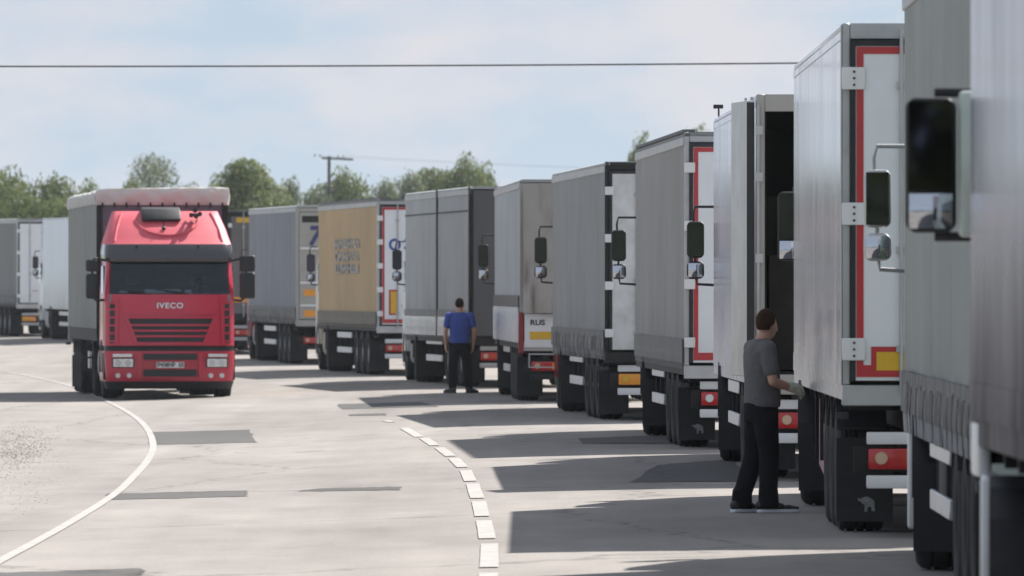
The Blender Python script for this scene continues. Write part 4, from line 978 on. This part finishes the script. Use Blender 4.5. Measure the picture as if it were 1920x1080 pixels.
PANTS = mat('trousers_black', (.009, .009, .012), .9, spec=.15, var=.2, vscale=7, bump=.7, bscale=9, bdist=.05); SHOE = mat('shoe_black', (.02, .02, .024), .6); SOLE = mat('sole_white', (.62, .66, .72), .6)
GLOVE = mat('glove_cloth', (.48, .50, .40), .9, var=.12, vscale=30)
def head(mb, c, yaw, s=1.):
    """skull, jaw, nose, ears; local +y is the face, turned by yaw"""
    def T(x, y, z): return (c[0] + s * (x * math.cos(yaw) - y * math.sin(yaw)), c[1] + s * (x * math.sin(yaw) + y * math.cos(yaw)), c[2] + s * z)
    o = len(mb.v)
    k = MB(); k.sphere((0, -.012, .025), (.076, .095, .10), 18, 12); k.sphere((0, .03, -.045), (.058, .062, .072), 16, 10); k.sphere((0, .05, -.085), (.032, .034, .030), 12, 8)
    k.sphere((0, .088, .028), (.045, .02, .014), 10, 6)
    k.cone((0, .085, .02), (0, .112, -.025), .008, .016, 8); k.sphere((0, .108, -.026), (.017, .014, .012), 8, 6)
    k.sphere((0, .082, -.062), (.026, .014, .009), 8, 6)
    for e in (-1, 1):
        k.sphere((e * .080, -.005, -.005), (.012, .022, .034), 8, 8); k.sphere((e * .033, .078, .0), (.02, .012, .012), 8, 6); k.sphere((e * .045, .055, -.03), (.026, .03, .026), 8, 6)
    mb.v += [T(*p) for p in k.v]; mb.f += [tuple(i + o for i in f) for f in k.f]
def hairm(mb, c, yaw, s=1.):
    def T(x, y, z): return (c[0] + s * (x * math.cos(yaw) - y * math.sin(yaw)), c[1] + s * (x * math.sin(yaw) + y * math.cos(yaw)), c[2] + s * z)
    o = len(mb.v); k = MB(); rr = random.Random(3)
    nu, nv = 30, 16; hd = Vector((0, -.012, .025))
    for j in range(nv + 1):
        for i in range(nu):
            t = 2 * math.pi * i / nu; face = max(0, math.sin(t))
            lim = R(128) - R(72) * face ** .6 - (R(22) if abs(math.cos(t)) > .85 else 0)
            ph = lim * j / nv; q = 1.115 + rr.uniform(-.015, .015) - .10 * (j / nv) ** 4
            k.v.append((hd.x + .076 * q * math.sin(ph) * math.cos(t), hd.y + .095 * q * math.sin(ph) * math.sin(t), hd.z + .10 * q * math.cos(ph)))
    for j in range(nv):
        for i in range(nu): k.f.append((j * nu + i, j * nu + (i + 1) % nu, (j + 1) * nu + (i + 1) % nu, (j + 1) * nu + i))
    n = len(k.v)                                       # inner skin gives it thickness
    ins = [tuple((Vector(p) - hd) * .90 + hd) for p in k.v]; f2 = [tuple(i + n for i in f[::-1]) for f in k.f]
    k.v += ins; k.f += f2
    for i in range(nu): a, b2 = nv * nu + i, nv * nu + (i + 1) % nu; k.f.append((a, b2, b2 + n, a + n))
    mb.v += [T(*p) for p in k.v]; mb.f += [tuple(i + o for i in f) for f in k.f]
def hand(mb, wrist, dirv, palmn, side, curl=.5, thick=1.):
    """palm, four unequal fingers with two bends, thumb from the side"""
    d = Vector(dirv).normalized(); nrm = Vector(palmn); nrm = (nrm - d * nrm.dot(d)).normalized(); lat = d.cross(nrm) * side
    w = Vector(wrist); t_ = thick
    for k in range(5): limb(mb, [w + lat * (-.03 + .015 * k) * .7, w + d * .085 + lat * (-.034 + .017 * k)], [.014 * t_, .0135 * t_], 8)
    for k, ln in enumerate((.066, .078, .073, .056)):
        b = w + d * .088 + lat * (.033 - .022 * k); p = [b]; a = 0
        for seg, f in ((.45, .6), (.32, 1.3), (.23, 1.6)):
            a = curl * f; dd = d * math.cos(a) + nrm * math.sin(a); p.append(p[-1] + dd * ln * seg * 1.25)
        limb(mb, p, [.0098 * t_, .0094 * t_, .0088 * t_, .0078 * t_], 8)
    b = w + d * .022 + lat * .030; limb(mb, [b, b + d * .03 + lat * .028 + nrm * .012, b + d * .06 + lat * .030 + nrm * .030], [.014 * t_, .0115 * t_, .009 * t_], 8)
def shoe(root, x, y, yaw, z=0, sole=SOLE):
    o = bpy.data.objects.new('x', None)
    c, s = math.cos(yaw), math.sin(yaw)
    def T(p): return (x + p[0] * c - p[1] * s, y + p[0] * s + p[1] * c, z + p[2])
    m = MB(); pts = [(-.07, .045, .075), (0.0, .047, .08), (.08, .045, .055), (.16, .047, .038), (.21, .036, .028)]
    k = MB()
    for py, r, h in pts: k.sphere((0, py, .028 + h * .45), (r, .055, h * .62), 12, 8)
    k.v = [T((p[0], p[1], max(.018, p[2]))) for p in k.v]
    so = remesh_obj('shoe', k, SHOE, root, .007, 3)
    q = MB(); out = [(-.036, -.105), (.036, -.105), (.046, -.04), (.040, .06), (.050, .15), (.042, .22), (.02, .255), (-.02, .255), (-.042, .22), (-.048, .15), (-.04, .06), (-.046, -.04)]
    q.prism_z(out, 0.0, .030); q.v = [T(p) for p in q.v]; q.build('sole', sole, so, bevel=.008)

# man at the silver lorry, side on, head turned away
x0, y0 = unproj(1427, 961)
man = thing('person', 'man in charcoal t-shirt, black trousers and pale work gloves reaching towards a lorry', 'person', (x0, y0, gz(x0, y0)), R(-66))
# local frame: +y is where he faces (towards picture right and slightly away)
hipz, shz = .90, 1.42
bd = MB()
head(bd, (.0, .055, 1.592), R(38), 1.06)
limb(bd, [(0, .0, 1.44), (0, .045, 1.53)], [.062, .058])
loft(bd, [(0, .0, .78, .12, .08), (0, .0, 1.05, .14, .10), (0, .0, 1.25, .165, .11), (0, -.01, 1.38, .17, .10), (0, 0, 1.46, .09, .07)])
RSH, LSH = (.185, -.02, 1.395), (-.185, .0, 1.395)
REL, RWR = (.235, .0, 1.115), (.17, .215, 1.055)
LEL, LWR = (-.22, .08, 1.12), (-.10, .30, 1.075)
for sh, el, wr in ((RSH, REL, RWR), (LSH, LEL, LWR)): limb(bd, [sh, tuple((a + b_) / 2 for a, b_ in zip(sh, el)), el, tuple(a * .6 + b_ * .4 for a, b_ in zip(el, wr)), wr], [.052, .05, .041, .042, .027])
limb(bd, [(.08, 0, .80), (.095, .03, .47), (.10, .03, .10)], [.075, .055, .042]); limb(bd, [(-.08, 0, .80), (-.10, -.02, .47), (-.10, -.14, .10)], [.075, .055, .042])
remesh_obj('body', bd, SKIN, man, .0085, 2)
for wr, el, sd, nm in ((RWR, REL, 1, (-.6, .1, -.4)), (LWR, LEL, -1, (.5, 0, -.6))):
    gm_ = MB(); d = Vector(wr) - Vector(el); hand(gm_, wr, d, nm, sd, .75, 1.28); limb(gm_, [Vector(wr) - d.normalized() * .05, wr], [.036, .036]); remesh_obj('work_glove', gm_, GLOVE, man, .005, 2)
hr = MB(); hairm(hr, (.0, .055, 1.592), R(38), 1.06); hr.build('hair', HAIR, man)
sh = MB()
loft(sh, [(0, .01, .895, .178, .142), (0, .012, 1.0, .178, .145), (0, .012, 1.12, .176, .142), (0, .0, 1.25, .185, .135), (0, -.012, 1.36, .188, .12), (0, -.005, 1.43, .155, .095), (0, .01, 1.478, .082, .072)])
for s_, shp, el in ((1, RSH, REL), (-1, LSH, LEL)):
    mid = Vector(shp).lerp(Vector(el), .66); limb(sh, [Vector(shp) + Vector((-s_ * .03, 0, .0)), shp, mid], [.074, .074, .066])
remesh_obj('t_shirt', sh, TEE, man, .011, 3)
tr_ = MB(); loft(tr_, [(0, .0, .78, .172, .135), (0, .0, .90, .170, .135), (0, .0, .965, .166, .130)])
limb(tr_, [(.085, -.0, .82), (.095, .03, .50), (.10, .02, .12)], [.112, .088, .078]); limb(tr_, [(-.085, .0, .82), (-.095, -.02, .48), (-.10, -.14, .12)], [.112, .088, .078])
loft(tr_, [(.10, .025, .045, .073, .092), (.10, .02, .2, .073, .082)]); loft(tr_, [(-.10, -.135, .045, .073, .092), (-.10, -.13, .2, .073, .082)])
remesh_obj('trousers', tr_, PANTS, man, .012, 3)
shoe(man, .10, .03, R(-12)); shoe(man, -.10, -.13, R(12))

# man in blue seen from behind
x0, y0 = unproj(862, 737)
mb_ = thing('person', 'man in royal blue t-shirt and black trousers standing with his back to the camera', 'person', (x0, y0, gz(x0, y0)), R(4))
bd = MB(); head(bd, (.0, .03, 1.615), R(-14)); limb(bd, [(0, .0, 1.45), (0, .02, 1.54)], [.064, .06])
loft(bd, [(0, 0, .8, .13, .09), (0, 0, 1.1, .15, .1), (0, 0, 1.3, .17, .11), (0, 0, 1.40, .17, .1), (0, 0, 1.47, .09, .07)])
AR = []
for s_ in (-1, 1):
    a, b_, c_ = (s_ * .20, 0, 1.41), (s_ * .265, -.03, 1.14), (s_ * .255, .05, .90); AR.append((a, b_, c_))
    limb(bd, [a, tuple((p + q) / 2 for p, q in zip(a, b_)), b_, tuple(p * .6 + q * .4 for p, q in zip(b_, c_)), c_], [.053, .05, .041, .042, .027])
    hand(bd, c_, (0, .15, -1), (-s_ * 1, .2, 0), s_, .55, 1.05)
limb(bd, [(.085, 0, .80), (.14, 0, .48), (.17, 0, .1)], [.075, .055, .04]); limb(bd, [(-.085, 0, .80), (-.13, .02, .48), (-.13, 0, .1)], [.075, .055, .04])
remesh_obj('body', bd, SKIN, mb_, .0085, 2)
hr = MB(); hairm(hr, (.0, .03, 1.615), R(-14)); hr.build('hair', HAIRB, mb_)
sh = MB(); loft(sh, [(0, 0, .915, .178, .128), (0, 0, 1.02, .182, .13), (0, 0, 1.15, .188, .128), (0, 0, 1.28, .202, .128), (0, 0, 1.38, .205, .112), (0, 0, 1.44, .16, .09), (0, .01, 1.488, .085, .07)])
for s_, (a, b_, c_) in zip((-1, 1), AR): limb(sh, [Vector(a) + Vector((-s_ * .04, 0, 0)), a, Vector(a).lerp(Vector(b_), .62)], [.076, .076, .066])
remesh_obj('t_shirt', sh, TEEB, mb_, .011, 3)
tr_ = MB(); loft(tr_, [(0, 0, .80, .175, .128), (0, 0, .90, .172, .126), (0, 0, .965, .165, .12)])
limb(tr_, [(.09, 0, .84), (.14, 0, .5), (.17, 0, .12)], [.108, .086, .074]); limb(tr_, [(-.09, 0, .84), (-.13, .02, .5), (-.13, 0, .12)], [.108, .086, .074])
remesh_obj('trousers', tr_, PANTS, mb_, .012, 3)
shoe(mb_, .19, 0, R(-38), sole=SHOE); shoe(mb_, -.145, 0, R(30), sole=SHOE)

# driver of the red lorry (sits behind the windscreen)
dm = red.matrix_basis @ Matrix.Translation((-.62, 14.98, 1.42 - .02))
drv = thing('person', 'driver in a pale shirt at the wheel of the red lorry', 'person', tuple(dm.translation), TH)
bd = MB(); head(bd, (0, .06, .78), 0); limb(bd, [(0, 0, .6), (0, .04, .7)], [.06, .055]); loft(bd, [(0, 0, .0, .17, .14), (0, 0, .3, .16, .12), (0, 0, .5, .18, .11), (0, 0, .6, .09, .08)])
for s_ in (-1, 1):
    limb(bd, [(s_ * .2, 0, .53), (s_ * .27, .16, .30), (s_ * .18, .50, .56)], [.05, .042, .03]); hand(bd, (s_ * .18, .52, .57), (-s_ * .2, 1, .5), (0, .2, -1), s_, .9)
    limb(bd, [(s_ * .1, .05, .06), (s_ * .14, .45, .06), (s_ * .14, .55, -.34)], [.085, .06, .045])
remesh_obj('body', bd, SKIN, drv, .011, 2)
hr = MB(); hairm(hr, (.0, .06, .78), 0); hr.build('hair', HAIRB, drv)
sh = MB(); loft(sh, [(0, 0, .0, .19, .16), (0, 0, .3, .18, .14), (0, 0, .5, .20, .13), (0, 0, .60, .10, .09)])
for s_ in (-1, 1): limb(sh, [(s_ * .17, 0, .53), (s_ * .25, .11, .38)], [.075, .066])
remesh_obj('shirt', sh, mat('shirt_pale', (.78, .76, .70), .85), drv, .012, 2)

# ------------------------------------------------------------------ trees
def leaf_mat(name, c1, c2):
    m = bpy.data.materials.new(name); m.use_nodes = True; N = m.node_tree.nodes; L = m.node_tree.links; b = N['Principled BSDF']
    tc = N.new('ShaderNodeTexCoord'); n = N.new('ShaderNodeTexNoise'); n.inputs['Scale'].default_value = .55; n.inputs['Detail'].default_value = 5
    L.new(tc.outputs['Object'], n.inputs['Vector']); g = N.new('ShaderNodeNewGeometry')
    mr = N.new('ShaderNodeMath'); mr.operation = 'MULTIPLY_ADD'; mr.inputs[1].default_value = .35; L.new(g.outputs['Random Per Island'], mr.inputs[0]); L.new(n.outputs['Fac'], mr.inputs[2])
    rp = N.new('ShaderNodeValToRGB'); rp.color_ramp.elements[0].position = .4; rp.color_ramp.elements[1].position = .95; rp.color_ramp.elements[0].color = (*c1, 1); rp.color_ramp.elements[1].color = (*c2, 1)
    L.new(mr.outputs[0], rp.inputs['Fac']); L.new(rp.outputs['Color'], b.inputs['Base Color']); b.inputs['Roughness'].default_value = .6; b.inputs['Specular IOR Level'].default_value = .3
    t = N.new('ShaderNodeBsdfTranslucent'); L.new(rp.outputs['Color'], t.inputs['Color']); ms = N.new('ShaderNodeMixShader'); ms.inputs[0].default_value = .42
    L.new(b.outputs[0], ms.inputs[1]); L.new(t.outputs[0], ms.inputs[2]); L.new(ms.outputs[0], N['Material Output'].inputs['Surface']); return m
LEAF = [leaf_mat('leaves_green', (.085, .115, .04), (.19, .22, .08)), leaf_mat('leaves_silvery', (.11, .14, .085), (.22, .245, .155)), leaf_mat('leaves_dark', (.065, .095, .035), (.15, .185, .065))]
BARK = mat('bark', (.09, .075, .06), .9, var=.3, bump=.5, bscale=9)
def crown_mesh(seed, hgt, wid, lobes, ncards, card, base, shape, m):
    rr = random.Random(seed); mb = MB(); L_ = []
    for k in range(lobes):
        t = rr.random(); z = base + (hgt - base) * (.12 + .80 * t)
        env = {'round': math.sin(math.pi * (.18 + .72 * t)) ** .7, 'tall': math.sin(math.pi * (.12 + .80 * t)) ** .8, 'cone': 1.05 - .85 * t}[shape]
        a = rr.uniform(0, 6.283); q = rr.random() ** .5 * .78
        r = wid * rr.uniform(.19, .36) * (1.15 - .45 * t)
        L_.append((math.cos(a) * q * wid * .5 * env, math.sin(a) * q * wid * .5 * env, z, r))
    L_.append((0, 0, hgt - wid * .16, wid * .15))
    tot = sum(l[3] ** 2 for l in L_)
    for x, y, z, r in L_:
        for _ in range(int(ncards * r * r / tot)):
            v = Vector((rr.gauss(0, 1), rr.gauss(0, 1), rr.gauss(0, 1))).normalized()
            if v.z < -.5 and rr.random() < .5: continue
            rad = r * (.55 + .5 * rr.random() ** .5 + (.3 * rr.random() if rr.random() < .12 else 0)); p = Vector((x, y, z)) + Vector((v.x, v.y, v.z * .82)) * rad
            a = (v + Vector((rr.uniform(-1, 1), rr.uniform(-1, 1), rr.uniform(-1, 1))) * .9).normalized(); u = a.orthogonal().normalized(); w = a.cross(u); s_ = card * rr.uniform(.6, 1.3)
            o = len(mb.v); k2 = rr.uniform(-.4, .4)
            mb.v += [tuple(p - u * s_), tuple(p - w * s_ * .55 + a * s_ * k2 * .3), tuple(p + u * s_), tuple(p + w * s_ * .55 + a * s_ * k2 * .3)]; mb.f.append((o, o + 1, o + 2, o + 3))
    me = bpy.data.meshes.new('crown'); me.from_pydata(mb.v, [], mb.f); me.materials.append(m)
    tk = MB(); h = base + (hgt - base) * .55
    tk.tube([(0, 0, -.3), (.05, .02, base * .6), (-.06, .05, base + 1), (.05, -.03, h)], [hgt * .028, hgt * .022, hgt * .016, hgt * .005], 8)
    for x, y, z, r in L_[:10]:
        z0 = rr.uniform(base * .7, min(z, h)); tk.tube([(0, 0, z0), (x * .5, y * .5, (z0 + z) / 2 + .2), (x, y, z)], [hgt * .010, hgt * .007, hgt * .003], 5)
    return me, tk.mesh('trunk', BARK)
PROTO = {
    'round': crown_mesh(1, 10, 9, 34, 17000, .19, .6, 'round', LEAF[0]), 'round2': crown_mesh(2, 10, 10, 38, 18000, .19, .5, 'round', LEAF[2]),
    'tall': crown_mesh(3, 12, 6.5, 34, 15000, .17, 1.0, 'tall', LEAF[0]), 'airy': crown_mesh(4, 12, 7.0, 24, 8000, .15, 1.6, 'tall', LEAF[1]),
    'silver': crown_mesh(5, 10, 7.0, 30, 14000, .16, .6, 'round', LEAF[1]), 'cone': crown_mesh(6, 9, 5, 24, 10000, .16, .4, 'cone', LEAF[0])}
PH = {'round': 10, 'round2': 10, 'tall': 12, 'airy': 12, 'silver': 10, 'cone': 9}; PWD = {'round': 9, 'round2': 10, 'tall': 6.5, 'airy': 7, 'silver': 7, 'cone': 5}
def tree(px, top, wpx, D, kind, label, group=None):
    s = FPX / D; x = (px - 960) / s; z0 = .0; h = CAM_H + (544 - top) / s - z0
    t = thing('tree', label, 'tree', (x, D, z0), random.uniform(0, 6.28), group)
    c, tr = PROTO[kind]; sc = (wpx / s / PWD[kind] * 1.42, wpx / s / PWD[kind] * 1.42, h / PH[kind] * .97)
    link('trunk', tr, t, sc=sc); link('crown', c, t, sc=sc); return t
random.seed(21)
TR = [
    (-45, 322, 120, 560, 'round2', 'dense green tree at the far left edge of the photo, cut by the frame'),
    (30, 314, 115, 580, 'round', 'tall rounded green tree above the dark lorry at the left edge'),
    (98, 338, 90, 560, 'round2', 'dark green tree above the white rear doors at the left'),
    (172, 338, 80, 590, 'round', 'low round tree just left of the red lorry’s roof'),
    (60, 372, 130, 520, 'round2', 'dark bushy tree in front of the left wood'),
    (140, 375, 110, 510, 'round2', 'low dark tree touching the red lorry’s trailer roof'),
    (288, 274, 92, 640, 'airy', 'tall airy tree with gaps in its crown above the red lorry'),
    (247, 332, 60, 600, 'cone', 'small bright conical tree beside the tall airy tree'),
    (352, 334, 60, 680, 'silver', 'small distant tree between the airy tree and the big bushy one'),
    (462, 282, 122, 560, 'tall', 'big bushy tree with a leaning bright top right of the red lorry'),
    (418, 318, 70, 580, 'silver', 'grey-green tree at the left shoulder of the big bushy tree'),
    (500, 335, 80, 575, 'silver', 'mid-sized tree at the right foot of the big bushy tree'),
    (545, 322, 50, 620, 'silver', 'slim pale tree between the bushy tree and the utility pole'),
    (632, 316, 108, 660, 'round', 'rounded grey-green tree behind the utility pole'),
    (590, 345, 60, 640, 'silver', 'low pale tree left of the utility pole'),
    (722, 326, 62, 640, 'silver', 'slim silvery tree above the tan lorry’s white doors'),
    (768, 312, 70, 650, 'silver', 'pale poplar-like tree above the pale grey lorry’s roof'),
    (815, 300, 80, 655, 'tall', 'green tree second from the right in the clump behind the grey lorries'),
    (868, 290, 90, 645, 'round', 'tallest green tree of the clump behind the grey lorries'),
    (918, 306, 60, 650, 'round', 'rightmost green tree of the clump, ending at the beige tarpaulin lorry'),
    (1208, 252, 66, 720, 'round', 'distant treetop peeping over the grey lorry with scalloped roof'),
    (1308, 224, 78, 740, 'silver', 'pale distant treetop above the red-framed doors on the right'),
    (1120, 350, 120, 700, 'round2', 'tree hidden low behind the dirty white rear doors'),
]
for a in TR[:-1]: tree(*a)
# a far hedge closes the gap under the crowns
# wood behind the camera, seen only in mirrors and glossy panels
hb = MB(); rr = random.Random(9)
for _ in range(9000):
    x = rr.uniform(-90, 60); h = 7 + 3 * math.sin(x * .31) + 2 * math.sin(x * .83 + 1); z = rr.random() ** .8 * h; y = -95 + rr.uniform(-5, 5); s_ = rr.uniform(.4, .9)
    a = Vector((rr.uniform(-1, 1), rr.uniform(-1, 1), rr.uniform(-1, 1))).normalized(); u = a.orthogonal().normalized(); w = a.cross(u); p = Vector((x, y, z)); o = len(hb.v)
    hb.v += [tuple(p - u * s_), tuple(p - w * s_ * .6), tuple(p + u * s_), tuple(p + w * s_ * .6)]; hb.f.append((o, o + 1, o + 2, o + 3))
o = hb.build('wood', LEAF[2], smooth=False, stuff=True); tag(o, 'green wood beside the road, reflected in the lorry mirrors', 'wood')

# ------------------------------------------------------------------ poles and cables
WOODP = mat('pole_wood', (.11, .10, .09), .9, var=.25, bump=.4, bscale=8)
D = 640.; s = FPX / D; px_ = (617 - 960) / s; top = CAM_H + (544 - 293) / s
pole = thing('utility_pole', 'wooden utility pole with a crossarm standing before the trees', 'utility pole', (px_, D, 0))
b = MB(); b.tube([(0, 0, -.5), (0, 0, top)], [.15, .11], 10); b.build('pole', WOODP, pole)
b = MB(); b.prism_x([(-.06, top - .22), (.06, top - .22), (.06, top - .08), (-.06, top - .08)], -1.05, 1.05); o = b.build('crossarm', WOODP, pole); o.rotation_euler = (0, R(3), 0)
for x in (-.95, -.6, .6, .95):
    b = MB(); z = top - .10 - math.tan(R(3)) * x; b.cone((x, 0, z), (x, 0, z + .14), .04, .06, 8); b.cone((x, 0, z + .14), (x, 0, z + .22), .06, .03, 8); b.build('insulator', M_GAL, pole)
for k, x in enumerate((-.95, .95)):
    b = MB(); z = top + .06; b.tube([(px_ + x + 60 * t, D + 60 * t, z - 3.0 * 4 * t * (1 - t) * .25) for t in [i / 10 for i in range(11)]], .006, 5)
    tag(b.build('power_line', M_CHAS), ['thin far wire leaving the left end of the utility pole crossarm', 'thin far wire leaving the right end of the utility pole crossarm'][k], 'wire')
D = 205.; s = FPX / D
def wz_(py): return CAM_H + (544 - py) / s
xl, xr_ = (-330 - 960) / s, (1640 - 960) / s
b = MB(); pts = []
for i in range(41):
    t = i / 40; x = xl + (xr_ - xl) * t; px = -330 + 1970 * t; py = 124 - 7 * t + 22 * t * (1 - t) * .55; pts.append((x, D, wz_(py)))
b.tube(pts, .017, 6); tag(b.build('overhead_cable', M_CHAS), 'single dark overhead cable crossing the whole sky', 'cable')
for nm, p, lb in (('l', pts[0], 'wooden pole left of the frame carrying the overhead cable'), ('r', pts[-1], 'wooden pole behind the silver lorry carrying the overhead cable')):
    t = thing('cable_pole', lb, 'utility pole', (p[0], p[1], gz(p[0], p[1]))); b = MB(); b.tube([(0, .14, -.4), (0, .14, p[2] + .1)], [.15, .11], 10); b.build('pole', WOODP, t)
    b = MB(); b.cone((0, 0, p[2] - .1), (0, 0, p[2] + .02), .04, .03, 8); b.box(-.02, .02, 0, .12, p[2] - .14, p[2] - .1); b.build('cable_clamp', M_GAL, t)

# ------------------------------------------------------------------ summer haze: even pale air round the whole scene
hz = MB(); hz.box(-640, 640, -540, 1560, -1.6, 19); hm_ = bpy.data.materials.new('haze'); hm_.use_nodes = True; hn_ = hm_.node_tree.nodes
hn_.remove(hn_['Principled BSDF']); pv = hn_.new('ShaderNodeVolumePrincipled'); pv.inputs['Density'].default_value = .00007; pv.inputs['Color'].default_value = (.86, .93, 1, 1); pv.inputs['Anisotropy'].default_value = .35
hm_.node_tree.links.new(pv.outputs[0], hn_['Material Output'].inputs['Volume'])
o = hz.build('haze', hm_, smooth=False, stuff=True); tag(o, 'thin pale summer haze between the lorries and the far trees', 'haze')
